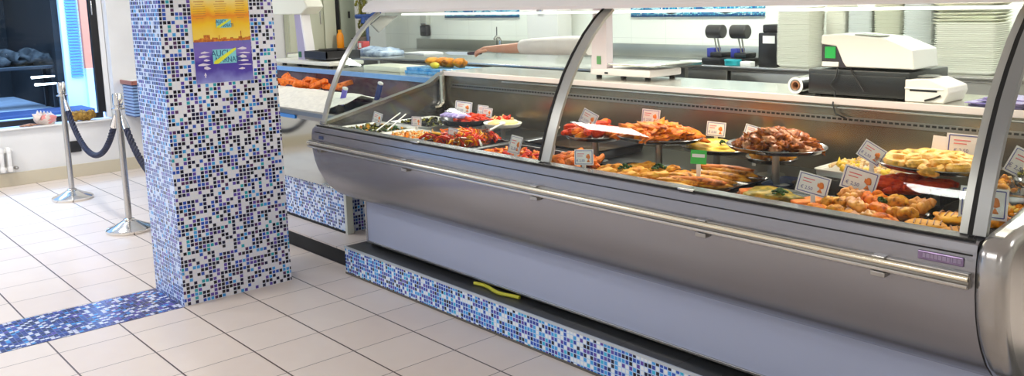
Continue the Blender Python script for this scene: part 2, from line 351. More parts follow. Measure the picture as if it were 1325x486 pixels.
# sea things on the sill
conch = thing('conch_shell', 'large pink and white conch shell on the window sill', 'shell', (-4.915, 1.15, 0.60), 0.2)
b = MB().blob((0, 0, 0), (0.035, 0.11, 0.06), 3, 0.18, 2, seed=2)
for k in range(5): b.lathe([(0.0, 0.05), (0.012, 0.025), (0.02, 0.0)], 8, mat4=Matrix.Translation((-0.0, -0.07+k*0.03, 0.045-k*0.006)))
b.lathe([(0.0, 0.07), (0.015, 0.045), (0.035, 0.02), (0.045, 0.0)], 12, mat4=Matrix.Translation((0, -0.07, 0.02)) @ Matrix.Rotation(0.9, 4, 'X'))
b.build('shell_body', mat('shell_white', (0.82, 0.68, 0.60), 0.4, nscale=25, namt=0.15), conch)
MB().blob((0.022, 0.015, 0.0), (0.018, 0.075, 0.038), 3, 0.25, 3, seed=5).build('pink_lip', mat('shell_pink', (0.85, 0.33, 0.30), 0.25), conch)
sp = MB()
for k in range(22):
    a = k*2.4; rr_ = 0.055*math.sqrt((k+0.5)/22)
    sp.blob((0.4*rr_*math.cos(a), 1.7*rr_*math.sin(a), 0.008*math.sin(k*3)), (0.030, 0.036, 0.042), 2, 0.3, 5, seed=k)
tag(sp.build('sea_sponge', mat('brown_sponge', (0.50, 0.30, 0.06), 0.9, nscale=45, col2=(0.20, 0.10, 0.015), bump=1.0), loc=(-4.915, 1.47, 0.597)), 'golden brown natural sea sponge on the window sill', 'sponge')
sf = MB()
for k in range(5):
    a = k*2*PI/5+0.3; pts = [(0.10*t*math.cos(a)*0.35, 0.10*t*math.sin(a), 0.012-0.008*t) for t in (0, .3, .6, 1)]
    sf.tube(pts, [0.014, 0.011, 0.008, 0.003], 8)
sf.blob((0, 0, 0.010), (0.018, 0.022, 0.014), 2, 0.1)
tag(sf.build('starfish', mat('starfish_tan', (0.60, 0.32, 0.20), 0.8, nscale=60, namt=0.3, bump=0.5), loc=(-4.90, 1.0, 0.549)), 'dried tan starfish lying on the window sill', 'starfish')

# ledge with blue ribbed front, left of the pillar
lg = thing('wall_display_ledge', 'wall ledge with red-brown edge and blue ribbed glass front beside the pillar', 'ledge', (-4.895, 1.86, 0.56))
MB().box(0, 0, 0.33, 0.32, 0.85, 0.36, 0.006).build('top', m_white, lg, smooth=False)
MB().box(0.0, -0.018, 0.325, 0.34, 0.0, 0.365, 0.004).box(0.32, 0.0, 0.325, 0.34, 0.86, 0.365, 0.004).build('edge_strip', mat('red_brown_edge', (0.34, 0.13, 0.10), 0.4), lg, smooth=False)
b = MB()
for k in range(10): b.box(0.004, 0.0, 0.012+k*0.031, 0.30, 0.83, 0.034+k*0.031, 0.004)
b.build('ribbed_front', mat('blue_ribbed_glass', (0.25, 0.40, 0.68), 0.2), lg, smooth=False)
MB().box(0, 0.01, 0, 0.28, 0.82, 0.325).build('body', mat('deep_blue_back', (0.08, 0.12, 0.28), 0.5), lg, smooth=False)

# ------------------------------------------------------------------ rope stanchions
def stanchion(x, y, label):
    t = thing('rope_stanchion', label, 'stanchion', (x, y, 0), 0, 'rope barrier posts')
    MB().lathe([(0, 0), (0.158, 0), (0.162, 0.006), (0.162, 0.022), (0.155, 0.028), (0.10, 0.050), (0.06, 0.072), (0.04, 0.082), (0.0, 0.082)], 40).build('base', m_chrome, t)
    MB().lathe([(0.022, 0.07), (0.022, 0.93), (0.0, 0.93)], 20).build('pole', m_steel, t)
    MB().lathe([(0.0, 0.076), (0.038, 0.078), (0.04, 0.09), (0.024, 0.096)], 20).build('base_collar', m_chrome, t)
    MB().lathe([(0.023, 0.90), (0.044, 0.902), (0.044, 0.912), (0.028, 0.916), (0.028, 0.93), (0.034, 0.935), (0.034, 1.005), (0.028, 1.02), (0, 1.022)], 24).build('top_cap', m_chrome, t)
    return t
stanchion(-3.79, 1.04, 'polished rope barrier post, farther from the pillar, beside the window wall')
stanchion(-2.22, 1.02, 'polished rope barrier post standing nearest the mosaic pillar')
def rope(p0, p1, sag, label, cut=None):
    p0, p1 = Vector(p0), Vector(p1); t = thing('barrier_rope', label, 'rope', p0, 0, 'navy barrier ropes')
    n = 70; pts = []
    for k in range(n+1):
        f = k/n; q = p0.lerp(p1, f)-p0; q.z -= sag*(1-(2*f-1)**2)**0.85; pts.append(q)
    pts = pts[4:-4]
    b = MB()
    L = len(pts)
    for s_ in range(3):
        st_ = []
        for k in range(L*2-1):
            a = pts[k//2]; c = pts[min(k//2+1, L-1)]; q = a.lerp(c, 0.5*(k % 2)); tt = (c-a); tt = tt.normalized() if tt.length > 0 else Vector((1, 0, 0))
            nrm = Vector((0, 1, 0)); bi = tt.cross(nrm).normalized(); ang = k*0.75+s_*2*PI/3
            st_.append(q+(nrm*math.cos(ang)+bi*math.sin(ang))*0.011)
        b.tube(st_, 0.013, 7)
    b.build('braided_rope', m_rope, t)
    for pts_ in (pts[:2][::-1]+[Vector((0, 0, 0))], pts[-2:]+[p1-p0]):
        a, c, e = pts_[0], pts_[1], pts_[2]
        MB().tube([a, c, c.lerp(e, 0.6)], [0.026, 0.024, 0.012], 12).tube([c.lerp(e, .5), e], 0.006, 6).build('end_ferrule', m_chrome, t)
rope((-3.745, 1.04, 0.915), (-2.265, 1.02, 0.905), 0.43, 'navy rope sagging between the two polished posts')
rope((-2.175, 1.02, 0.905), (-0.66, 1.0, 0.9), 0.43, 'navy rope running from the nearer post to behind the pillar')

# ------------------------------------------------------------------ poster on the pillar
pt = thing('poster', 'yellow and violet seaside poster with a blue logo on the mosaic pillar', 'poster', (-0.207, 0.997, 1.205))
def grad_mat(name, stops, nscale=6, rough=0.35, z0=0.0, z1=0.45):
    m, nt, b = new_mat(name); tc = nt.nodes.new('ShaderNodeTexCoord'); sp_ = nt.nodes.new('ShaderNodeSeparateXYZ'); nt.links.new(tc.outputs['Object'], sp_.inputs[0])
    nz = nt.nodes.new('ShaderNodeTexNoise'); nz.inputs['Scale'].default_value = nscale; nt.links.new(tc.outputs['Object'], nz.inputs['Vector'])
    f = math_node(nt, 'DIVIDE', math_node(nt, 'SUBTRACT', sp_.outputs[2], z0), z1-z0)
    f = math_node(nt, 'ADD', f, math_node(nt, 'MULTIPLY', math_node(nt, 'SUBTRACT', nz.outputs[0], 0.5), 0.5))
    r = nt.nodes.new('ShaderNodeValToRGB'); els = r.color_ramp.elements
    for i, (p_, c_) in enumerate(stops):
        e = els[i] if i < 2 else els.new(p_)
        e.position = p_; e.color = (*c_, 1)
    nt.links.new(f, r.inputs[0]); nt.links.new(r.outputs[0], b.inputs['Base Color']); b.inputs['Roughness'].default_value = rough; return m
m_psky = grad_mat('poster_sky', [(0.0, (1.0, 0.75, 0.12)), (0.35, (1.0, 0.62, 0.01)), (0.6, (0.95, 0.30, 0.01)), (0.75, (1.0, 0.62, 0.02)), (1.0, (1.0, 0.85, 0.35))], 9, z0=0.23, z1=0.46)
m_psea = grad_mat('poster_sea', [(0.0, (0.30, 0.32, 0.75)), (0.3, (0.08, 0.05, 0.42)), (0.55, (0.07, 0.04, 0.38)), (0.72, (0.22, 0.15, 0.60)), (1.0, (0.16, 0.16, 0.55))], 12, z0=0.0, z1=0.225)
MB().box(-0.003, -0.159, 0, 0.0, 0.159, 0.225).build('sea_half', m_psea, pt, smooth=False)
MB().box(-0.003, -0.159, 0.225, 0.0, 0.159, 0.46).build('sky_half', m_psky, pt, smooth=False)
b = MB(); rs = random.Random(4); y = -0.157
while y < 0.15:
    wd_ = rs.uniform(0.008, 0.022); h = rs.uniform(0.008, 0.020)
    if -0.12 < y < -0.07: h = 0.034
    b.box(0, y, 0.222, 0.001, min(y+wd_, 0.158), 0.225+h); y += wd_
b.box(0, 0.103, 0.22, 0.001, 0.107, 0.275).box(0, -0.02, 0.22, 0.001, -0.016, 0.255)
b.build('skyline', mat('skyline_rust', (0.42, 0.08, 0.01), 0.5, nscale=60, col2=(0.85, 0.30, 0.02)), pt, smooth=False)
m_foamw = mat('foam_white', (0.85, 0.80, 0.92), 0.5)
for k in range(11):
    s_ = -1 if k % 2 else 1; z = 0.175-0.011*k
    e_ = rs.uniform(0.10, 0.158); q_ = rs.uniform(0.0, 0.012); w_ = rs.uniform(0.004, 0.009)
    poly = [(s_*e_, z+q_), (s_*(e_*0.6+0.03), z+q_+w_), (s_*0.075, z+0.2*w_), (s_*(e_*0.5+0.04), z-w_*0.6), (s_*e_, z+q_-w_)]
    MB().prism(poly, 0.0, 0.0012, 'x').build('foam_streak', m_foamw, pt, smooth=False)
MB().prism([(-0.112, 0.03), (-0.106, 0.03), (-0.106, 0.042), (-0.102, 0.042), (-0.109, 0.058), (-0.116, 0.042), (-0.112, 0.042)], 0, 0.001, 'x').build('white_sail', m_foamw, pt, smooth=False)

m_txt = mat('teal_letters', (0.02, 0.12, 0.28), 0.5); m_logo = mat('logo_cyan', (0.25, 0.72, 0.80), 0.4); m_yel = mat('logo_yellow', (0.85, 0.90, 0.05), 0.4)
def text_obj(txt, size, m, parent, loc, rot, name='lettering', ext=0.0006, sx=1.0):
    c = bpy.data.curves.new(name, 'FONT'); c.body = txt; c.size = size; c.extrude = ext; c.align_x = 'CENTER'; c.align_y = 'CENTER'; c.resolution_u = 3
    o = bpy.data.objects.new(name+'_curve', c); COL.objects.link(o)
    me = bpy.data.meshes.new_from_object(o.evaluated_get(bpy.context.evaluated_depsgraph_get())); bpy.data.objects.remove(o)
    me.materials.clear(); me.materials.append(m); q = bpy.data.objects.new(name, me); COL.objects.link(q)
    q.location = loc; q.rotation_euler = rot; q.scale = (sx, 1, 1); q.parent = parent; return q
def logo(cy, cz, wd_, ht):
    o = MB().box(0, cy-wd_/2, cz-ht/2, 0.0016, cy+wd_/2, cz+ht/2).build('logo_panel', m_logo, pt, smooth=False)
    text_obj('AUCI', ht*0.62, m_txt, o, (0.0022, cy-wd_*0.20, cz+ht*0.20), (PI/2, 0, PI/2), sx=0.85)
    text_obj('MARNATI', ht*0.56, m_txt, o, (0.0022, cy+wd_*0.14, cz-ht*0.25), (PI/2, 0, PI/2), sx=0.75)
    MB().prism([(cy-wd_*0.48, cz-ht*0.5), (cy-wd_*0.30, cz-ht*0.5), (cy+wd_*0.5, cz+ht*0.42), (cy+wd_*0.5, cz+ht*0.56), (cy+wd_*0.38, cz+ht*0.5), (cy-wd_*0.46, cz-ht*0.32)], 0.0024, 0.0034, 'x').build('diagonal_stripe', m_yel, o, smooth=False)
logo(0.004, 0.140, 0.130, 0.078); logo(0.012, 0.318, 0.082, 0.046)
m_prt = mat('print_brown', (0.55, 0.22, 0.04), 0.6)
for cx_, n_ in ((-0.115, 8), (0.0, 7), (0.11, 8)):
    b = MB()
    for k in range(n_):
        wd_ = 0.02+0.016*rs.random(); z = 0.435-0.0125*k
        if abs(cx_) < 0.01 and z < 0.35: break
        b.box(0, cx_-wd_, z, 0.0008, cx_+wd_, z+0.0022+(0.002 if k == 0 else 0))
    b.build('small_print', m_prt, pt, smooth=False)

# ------------------------------------------------------------------ platform, fish counter
struct(MB().box(-2.7, 1.676, 0, -0.15, 5.0, 0.10).build('trim_7', m_floor, smooth=False))
struct(MB().box(-2.7, 1.668, 0.0, -0.15, 1.676, 0.088).build('trim_8', m_blackgap, smooth=False))
fc = thing('fish_counter', 'fish counter with steel front and blue mosaic base between pillar and display case', 'counter', (-1.7, 2.3, 0.10))
FX0, FX1 = -1.6, 1.10
b = MB().box(-1.6, -0.42, 0, 1.12, 0.6, 0.31)
b.build('mosaic_base', m_fishmos, fc, smooth=False)
MB().box(-1.6, -0.428, 0.0, 1.12, -0.42, 0.014).build('kick_strip', m_blackgap, fc, smooth=False)
b = MB().box(FX0, -0.47, 0.31, 1.62, 0.6, 0.76)
b.build('steel_front', mat('mirror_steel', (0.40, 0.40, 0.36), 0.08, 1.0), fc, smooth=False)
MB().prism([(-0.56, 0.79), (-0.555, 0.815), (-0.54, 0.82), (-0.50, 0.815), (-0.47, 0.76), (-0.50, 0.75), (-0.54, 0.77)], FX0, 1.62, 'x').build('front_lip', m_steeld, fc)
MB().box(FX0, -0.56, 0.76, 0.78, -0.545, 0.785).build('blue_label_strip', mat('blue_strip', (0.03, 0.22, 0.62), 0.3), fc, smooth=False)
MB().box(FX0, -0.50, 0.76, 1.62, 0.2, 0.775).build('ice_bed_tray', m_steeld, fc, smooth=False)
MB().box(FX0, 0.2, 0.76, 1.65, 0.235, 0.985).build('back_panel', mat('aubergine_panel', (0.10, 0.055, 0.09), 0.25, nscale=5, namt=0.3), fc, smooth=False)
MB().box(FX0, 0.19, 0.985, 1.65, 0.62, 1.0, 0.003).build('rear_shelf', m_steel, fc, smooth=False)
MB().box(FX0, 0.180, 0.965, 1.65, 0.19, 1.002, 0.002).build('shelf_edge', mat('blue_edge', (0.20, 0.42, 0.80), 0.3), fc, smooth=False)
MB().box(FX0, 0.235, 0.31, 1.62, 0.6, 0.985).build('rear_body', m_steeld, fc, smooth=False)
MB().box(1.135, -0.43, 0.0, 1.165, -0.38, 0.31, 0.003).build('corner_strip', mat('pale_strip', (0.65, 0.68, 0.6), 0.3), fc, smooth=False)
# crushed ice and what lies on it
ice = MB()
N1, N2 = 60, 22
gv = [[ice.bm.verts.new((-3.28+2.6*i/N1, 1.82+0.66*j/N2, 0.878 + (0.085*math.sin(PI*min(1, j/N2*1.05))+0.03)*(0.9+0.22*noise.noise(Vector((i*0.18, j*0.25, 0)))) + 0.012*noise.noise(Vector((i*1.3, j*1.7, 4))))) for j in range(N2+1)] for i in range(N1+1)]
for i in range(N1):
    for j in range(N2): ice.bm.faces.new((gv[i][j], gv[i+1][j], gv[i+1][j+1], gv[i][j+1]))
tag(ice.build('crushed_ice', mat('ice_white', (0.92, 0.90, 0.78), 0.5, nscale=30, namt=0.06, bump=0.6)), 'bed of crushed white ice in the fish counter', 'ice', kind='stuff')

# generic food makers -------------------------------------------------------
def sat(c):
    return (min(1, c[0]*1.0), c[1]*0.78, c[2]*(0.25 if c[2] < 0.3*c[0] else 0.55))
def food_mat(name, c, c2, rough=0.45, sc=40, bump=0.5, char=0.30):
    c, c2 = sat(c), sat(c2); m, nt, b = new_mat(name)
    b.inputs['Roughness'].default_value = rough; b.inputs['Specular IOR Level'].default_value = 0.22
    tc = nt.nodes.new('ShaderNodeTexCoord'); n = nt.nodes.new('ShaderNodeTexNoise'); n.inputs['Scale'].default_value = sc; n.inputs['Detail'].default_value = 6; n.inputs['Roughness'].default_value = 0.62
    info = nt.nodes.new('ShaderNodeObjectInfo'); add = nt.nodes.new('ShaderNodeVectorMath'); add.operation = 'ADD'
    nt.links.new(tc.outputs['Object'], add.inputs[0]); nt.links.new(info.outputs['Location'], add.inputs[1]); nt.links.new(add.outputs[0], n.inputs['Vector'])
    r = nt.nodes.new('ShaderNodeValToRGB'); e = r.color_ramp.elements
    e[0].position = 0.34; e[0].color = (*[v*char for v in c2], 1); e[1].position = 0.62; e[1].color = (*c, 1)
    q = e.new(0.45); q.color = (*c2, 1)
    nt.links.new(n.outputs[0], r.inputs[0]); nt.links.new(r.outputs[0], b.inputs['Base Color'])
    bp = nt.nodes.new('ShaderNodeBump'); bp.inputs['Strength'].default_value = bump; bp.inputs['Distance'].default_value = 0.012
    nt.links.new(n.outputs[0], bp.inputs['Height']); nt.links.new(bp.outputs[0], b.inputs['Normal'])
    return m
m_red = food_mat('red_prawn', (0.80, 0.10, 0.02), (0.55, 0.03, 0.01))
m_orange = food_mat('orange_crust', (0.95, 0.38, 0.03), (0.80, 0.18, 0.02), sc=30)
m_salmon_f = food_mat('salmon_flesh', (0.95, 0.35, 0.14), (0.85, 0.20, 0.06))
m_gold = food_mat('golden_batter', (0.90, 0.55, 0.16), (0.70, 0.30, 0.05), sc=35)
m_cream = food_mat('cream_food', (0.92, 0.82, 0.55), (0.88, 0.72, 0.40), sc=25, char=0.8)
m_brown = food_mat('brown_glaze', (0.55, 0.20, 0.07), (0.30, 0.07, 0.02), 0.25, sc=40)
m_green = food_mat('parsley', (0.04, 0.16, 0.02), (0.02, 0.07, 0.01), 0.5)
m_olive = food_mat('olive_green', (0.25, 0.28, 0.05), (0.08, 0.11, 0.02), 0.3)
m_musl = food_mat('mussel_dark', (0.03, 0.04, 0.04), (0.01, 0.01, 0.01), 0.25)
m_yel_f = food_mat('pale_yellow_mash', (0.90, 0.80, 0.28), (0.82, 0.66, 0.18), 0.5, sc=20, char=0.75)
m_cod = food_mat('baked_fish', (0.92, 0.60, 0.25), (0.80, 0.35, 0.08), sc=25)
m_pinkf = food_mat('pink_fillet', (0.88, 0.38, 0.24), (0.80, 0.25, 0.12), sc=20)
def proto(mb, name, m):
    o = mb.build(name, m); return o
class Pool:
    """first use takes the original, later uses copy it"""
    def __init__(s, makers): s.makers = makers; s.made = {}
    def put(s, k, loc, rot, label, cat, group, sc=(1, 1, 1)):
        if k not in s.made: o = s.makers[k](); s.made[k] = o
        else:
            o = s.made[k].copy(); COL.objects.link(o)
        o.location = loc; o.rotation_euler = rot; o.scale = sc; tag(o, label, cat, group); return o
def prawn_mb(L=0.05, R=0.009, bend=1.0, seg=8):
    b = MB(); pts = []; rad = []
    for k in range(seg+1):
        f = k/seg; a = -bend*1.3+bend*2.6*f; pts.append((L*0.5*math.sin(a)/max(bend, .5), L*0.5*(1-math.cos(a)), 0)); rad.append(R*(0.35+0.75*math.sin(PI*(0.15+0.75*f)))*(1.12 if k % 2 else 0.95))
    return b.tube(pts, rad, 8)
def scatter(pool, n, cx, cy, z, rx, ry, label, cat, group, dome=0.03, tilt=0.5, rs=None, kinds=1, layers=1, rot=0, sc=(0.85, 1.15), zoff=0.0):
    rs = rs or random.Random(hash(group) % 1000 if False else sum(map(ord, group)))
    for k in range(n):
        a = k*2.399963; q = math.sqrt((k+0.5)/n); x = q*math.cos(a); y = q*math.sin(a)
        xr, yr = x*rx, y*ry; X_ = cx+xr*math.cos(rot)-yr*math.sin(rot); Y_ = cy+xr*math.sin(rot)+yr*math.cos(rot)
        zz = z+zoff+dome*(1-q*q)
        s_ = rs.uniform(*sc)
        pool.put(k % kinds, (X_, Y_, zz), (rs.uniform(-tilt, tilt), rs.uniform(-tilt, tilt), rs.uniform(0, 6.28)), label, cat, group, (s_, s_, s_))

# salmon pieces and paddles on the ice
rs = random.Random(3)
P_sal = Pool([lambda: MB().prism([(-0.07, -0.03), (0.07, -0.035), (0.08, 0.0), (0.06, 0.035), (-0.07, 0.03)], -0.018, 0.018, 'z').build('salmon_steak', m_salmon_f, bevel=0.006)])
for k in range(12):
    P_sal.put(0, (-2.35+0.085*k+rs.uniform(-.02, .02), 2.28+0.06*(k % 3), 0.990+0.02*(k % 2)), (rs.uniform(-.6, .6), rs.uniform(-.5, .5), rs.uniform(0, 3)), 'orange salmon piece laid on the crushed ice of the fish counter', 'fish', 'salmon pieces on the ice')
def paddle(x, y, z, rz, label, colr):
    t = thing('ice_scoop', label, 'scoop', (x, y, z), rz)
    MB().box(-0.018, -0.010, 0, 0.018, 0.010, 0.12, 0.006, rot=None).build('handle', mat('scoop_blue', colr, 0.3), t)
    MB().blob((0, 0, 0.125), (0.022, 0.013, 0.014), 2, 0.05).build('handle_tip', m_white, t)
    MB().prism([(-0.03, -0.06), (0.03, -0.06), (0.022, 0.01), (-0.022, 0.01)], -0.004, 0.004, 'y').build('blade', m_steel, t)
    t.rotation_euler = (0.1, 0.35, rz)
paddle(-0.84, 2.05, 0.925, 0.6, 'violet handled scoop stuck upright in the ice beside the glass', (0.16, 0.13, 0.55))
paddle(-0.66, 2.22, 0.955, 0.6, 'dark blue handled scoop behind the violet one in the ice', (0.03, 0.05, 0.20))

# ------------------------------------------------------------------ case plinth
struct(MB().box(-0.078, 1.589, 0, 4.4, 2.7, 0.163).build('trim_9', m_plinth, smooth=False))
struct(MB().box(-0.078, 1.589, 0.163, 4.4, 2.7, 0.170).build('trim_10', m_darktile, smooth=False))
struct(MB().box(-0.081, 1.586, 0.158, 4.4, 1.594, 0.172, 0.001).build('trim_11', mat('tile_edge_trim', (0.62, 0.70, 0.78), 0.3, 0.5), smooth=False))
struct(MB().box(-0.082, 1.586, 0.0, 4.4, 1.5885, 0.012).build('trim_12', mat('plinth_joint', (0.12, 0.11, 0.10), 0.7), smooth=False))
cb = MB().tube([(1.08+0.02*k, 1.672+0.012*math.sin(k*0.45), 0.180) for k in range(18)], 0.009, 8)
tag(cb.build('yellow_cable', mat('cable_yellow', (0.60, 0.60, 0.05), 0.5)), 'yellow green cable lying on the plinth under the display case', 'cable')

# ------------------------------------------------------------------ display case
case = thing('display_case', 'long curved-glass food display case in grey steel on a mosaic plinth', 'display case', (1.82, 1.95, 0.17))
def cp(mb, name, m, parent=None, **k):
    """case part given in world coordinates"""
    o = mb.build(name, m, **k); o.location = (0, 0, 0)
    par = parent or case; o.parent = par
    o.matrix_parent_inverse = Matrix.Translation(-Vector((1.82, 1.95, 0.17))) if par is case else Matrix.Identity(4)
    return o
X0, X1 = 0.0, 3.64
belly = [(1.42, 0.925), (1.400, 0.915), (1.392, 0.885), (1.390, 0.84), (1.392, 0.79), (1.402, 0.73), (1.420, 0.675), (1.448, 0.62), (1.487, 0.565), (1.535, 0.520), (1.60, 0.484), (1.68, 0.458), (1.74, 0.450)]
cp(MB().ribbon(belly, X0, X1, -0.012), 'front_bulge', m_gray, angle=0.5)
# thin dark joint line and upper lip ledge
cp(MB().prism([(1.394, 0.905), (1.400, 0.925), (1.412, 0.934), (1.47, 0.936), (1.475, 0.915), (1.42, 0.912)], X0, X1, 'x'), 'front_lip', m_gray)
cp(MB().box(X0+0.01, 1.404, 0.9335, X1-0.01, 1.414, 0.937).box(X0+0.01, 1.3945, 0.893, X1-0.01, 1.399, 0.899), 'lip_seal', m_blackgap, smooth=False)
cp(MB().box(0.02, 1.690, 0.205, 3.62, 1.715, 0.47, 0.003), 'base_panel', m_lav, smooth=False)
cp(MB().box(0.02, 1.682, 0.196, 3.62, 1.718, 0.208, 0.002).box(0.014, 1.684, 0.20, 0.03, 1.718, 0.465, 0.002), 'panel_trim', m_steel, smooth=False)
cp(MB().box(0.03, 1.75, 0.17, 3.6, 2.3, 0.85), 'carcass', m_blackgap, smooth=False)
cp(MB().box(-0.145+0.11, 1.72, 0.17, 0.012, 1.745, 0.46, 0.003).box(-0.035, 1.76, 0.17, -0.02, 2.3, 0.86, 0.002), 'side_leg', m_steeld, smooth=False)
cp(MB().box(-0.02, 1.76, 0.17, 0.02, 2.3, 0.86), 'leg_recess', m_blackgap, smooth=False)
# left side panel: profile plate rising to the rear
side = belly + [(2.33, 0.45), (2.33, 1.165), (2.29, 1.158), (2.20, 1.10), (1.50, 0.948)]
cp(MB().prism(side, -0.022, 0.0, 'x'), 'left_side_panel', m_gray, angle=0.5)
cp(MB().prism([(1.45, 0.935), (1.50, 0.940), (2.20, 1.092), (2.29, 1.150), (2.29, 1.170), (2.19, 1.112), (1.50, 0.958), (1.45, 0.95)], -0.026, 0.026, 'x'), 'left_side_rim', m_steel, angle=0.5)
# rounded right end cap
side2 = [(y-0.018 if y < 1.6 else y, z+0.0) for y, z in belly] + [(2.36, 0.44), (2.36, 1.10), (2.0, 1.03), (1.60, 0.962), (1.46, 0.948)]
side2[0] = (1.40, 0.94); side2[-3:] = [(2.0, 1.04), (1.60, 0.972), (1.44, 0.955)]
ec = cp(MB().prism(side2, X1, X1+0.085, 'x'), 'right_end_cap', mat('end_cap_steel', (0.42, 0.41, 0.40), 0.22, 0.9), bevel=0)
md = ec.modifiers.new('bevel', 'BEVEL'); md.width = 0.030; md.segments = 5; md.limit_method = 'ANGLE'; md.angle_limit = 1.0
# handrail
cp(MB().tube([(-0.03, 1.368, 0.838), (3.632, 1.368, 0.838)], 0.0085, 12), 'bumper_rail', m_rail)
cp(MB().box(-0.03, 1.362, 0.812, 3.630, 1.374, 0.822, 0.002), 'lower_rail', m_steel)
cp(MB().box(-0.03, 1.374, 0.806, 3.630, 1.392, 0.850, 0.002), 'rail_channel', m_steeld, smooth=False)
for x in (0.10, 0.95, 1.90, 2.75, 3.38):
    cp(MB().box(x-0.022, 1.366, 0.792, x+0.022, 1.392, 0.8065, 0.002), 'rail_bracket', m_steeld, smooth=False)
    cp(MB().box(x-0.02, 1.366, 0.8475, x+0.02, 1.392, 0.853, 0.002), 'rail_clip', m_steel, smooth=False)
lbp = cp(MB().box(3.485, 1.386, 0.862, 3.61, 1.392, 0.888, 0.003), 'maker_badge', mat('violet_badge', (0.25, 0.18, 0.32), 0.25, 0.4), smooth=False)
b = MB(); x = 3.50
while x < 3.595: wd_ = 0.004+0.006*rs.random(); b.box(x, 1.3852, 0.870, x+wd_, 1.3865, 0.882); x += wd_+0.002
cp(b, 'badge_letters', mat('badge_light', (0.34, 0.28, 0.42), 0.3), smooth=False)
cp(MB().box(0.065, 1.388, 0.862, 0.115, 1.3925, 0.882, 0.002), 'small_badge', mat('navy_badge', (0.03, 0.05, 0.14), 0.3), smooth=False)
# well, deck, rear wall, rear shelf
m_deck = mat('deck_steel', (0.10, 0.095, 0.09), 0.30, 0.9)
m_rear = mat('rear_wall_steel', (0.25, 0.22, 0.17), 0.24, 0.85)
cp(MB().box(0.0, 1.47, 0.860, X1, 2.31, 0.872), 'deck', m_deck, smooth=False)
cp(MB().box(0.0, 1.470, 0.872, X1, 1.476, 0.925), 'deck_kerb', m_steeld, smooth=False)
cp(MB().box(0.02, 2.30, 0.872, X1, 2.325, 1.162), 'rear_wall', m_rear, smooth=False)
b = MB(); x = 0.12
while x < 3.55: b.box(x, 2.294, 1.090, x+0.016, 2.3005, 1.098); x += 0.024
cp(MB().box(0.10, 2.296, 1.078, 3.56, 2.3005, 1.104), 'grille', m_steeld, smooth=False)
cp(b, 'grille_slots', m_blackgap, smooth=False)
b = MB(); b.box(0.6, 2.29, 1.135, 3.55, 2.30, 1.143, 0.002)
cp(b, 'shelf_rib', m_steel, smooth=False)
cp(MB().box(0.0, 2.295, 1.162, X1+0.06, 2.72, 1.176, 0.003), 'rear_shelf', mat('shelf_steel', (0.60, 0.58, 0.52), 0.22, 0.95), smooth=False)
cp(MB().box(0.0, 2.287, 1.152, X1+0.06, 2.295, 1.180, 0.002), 'shelf_edge', mat('rose_white_edge', (0.85, 0.72, 0.70), 0.25, 0.2), smooth=False)
cp(MB().box(0.03, 2.33, 0.17, 3.6, 2.70, 1.16), 'rear_body', m_steeld, smooth=False)
# left rear corner post
cp(MB().tube([(0.03, 2.21, 0.95), (0.03, 2.25, 0.955), (0.03, 2.275, 0.98), (0.03, 2.28, 1.02), (0.03, 2.28, 1.15), (0.03, 2.31, 1.172)], 0.022, 10), 'corner_post', m_steel)
# curved glass and arches
arch = [(1.462, 0.936), (1.478, 0.985), (1.502, 1.055), (1.532, 1.13), (1.568, 1.205), (1.612, 1.285), (1.668, 1.365), (1.735, 1.445), (1.81, 1.515), (1.86, 1.548)]
def sub(path, n=3):
    out = []
    for i in range(len(path)-1):
        p_, q_ = path[i], path[i+1]
        for k in range(n): out.append((p_[0]+(q_[0]-p_[0])*k/n, p_[1]+(q_[1]-p_[1])*k/n))
    return out+[path[-1]]
cp(MB().ribbon(arch, 0.02, 1.875, -0.006), 'left_front_pane', m_glass, angle=1.2)
cp(MB().ribbon(arch, 1.885, X1-0.035, -0.006), 'right_front_pane', m_glass, angle=1.2)
endg = arch+[(2.30, 1.548), (2.30, 1.19), (2.0, 1.05), (1.60, 0.97)]
cp(MB().prism(endg, X1-0.012, X1-0.006, 'x'), 'right_end_pane', m_glass, smooth=False)
def inner(d): return [(y_, z_) for y_, z_ in arch], d
def arch_strip(x0, x1, out, th, name, m): cp(MB().ribbon([(y_-out, z_) for y_, z_ in arch], x0, x1, -th), name, m, angle=1.2)
arch_strip(-0.012, 0.030, 0.002, 0.012, 'left_arch_frame', m_rim)
arch_strip(1.850, 1.862, 0.006, 0.014, 'mid_arch_seal', m_blackgap)
arch_strip(1.862, 1.915, 0.004, 0.012, 'mid_arch_frame', m_rim)
arch_strip(X1-0.070, X1-0.044, 0.002, 0.010, 'right_pane_edge', m_rim)
arch_strip(X1-0.044, X1-0.030, 0.008, 0.016, 'right_arch_seal', m_blackgap)
arch_strip(X1-0.030, X1+0.004, 0.004, 0.020, 'right_arch_frame', m_seal)
# canopy
can = [(y_, z_+0.022) for y_, z_ in [(1.775, 1.538), (1.770, 1.552), (1.785, 1.572), (1.815, 1.592), (1.865, 1.612), (1.94, 1.628), (2.05, 1.636), (2.30, 1.636), (2.33, 1.62), (2.33, 1.56), (2.25, 1.545), (1.95, 1.545), (1.88, 1.538)]]
cp(MB().prism(can, -0.035, X1+0.15, 'x'), 'canopy', m_canopy, angle=0.7)
cp(MB().box(0.05, 1.99, 1.536, X1-0.05, 2.05, 1.546), 'canopy_lamp', mat('lit_diffuser', (1, 1, 1), 0.5, emit=(1, 0.93, 0.85, 2.0)), smooth=False)
cp(MB().prism([(1.80, 1.49), (1.87, 1.538), (1.99, 1.538), (1.93, 1.50), (1.85, 1.44)], 0.0, 0.02, 'x'), 'hinge_plate', m_seal, smooth=False)
for x in (1.0, 2.66): cp(MB().box(x-0.035, 1.398, 0.934, x+0.035, 1.412, 0.942, 0.003), 'glass_catch', m_steel)
DK = 0.872
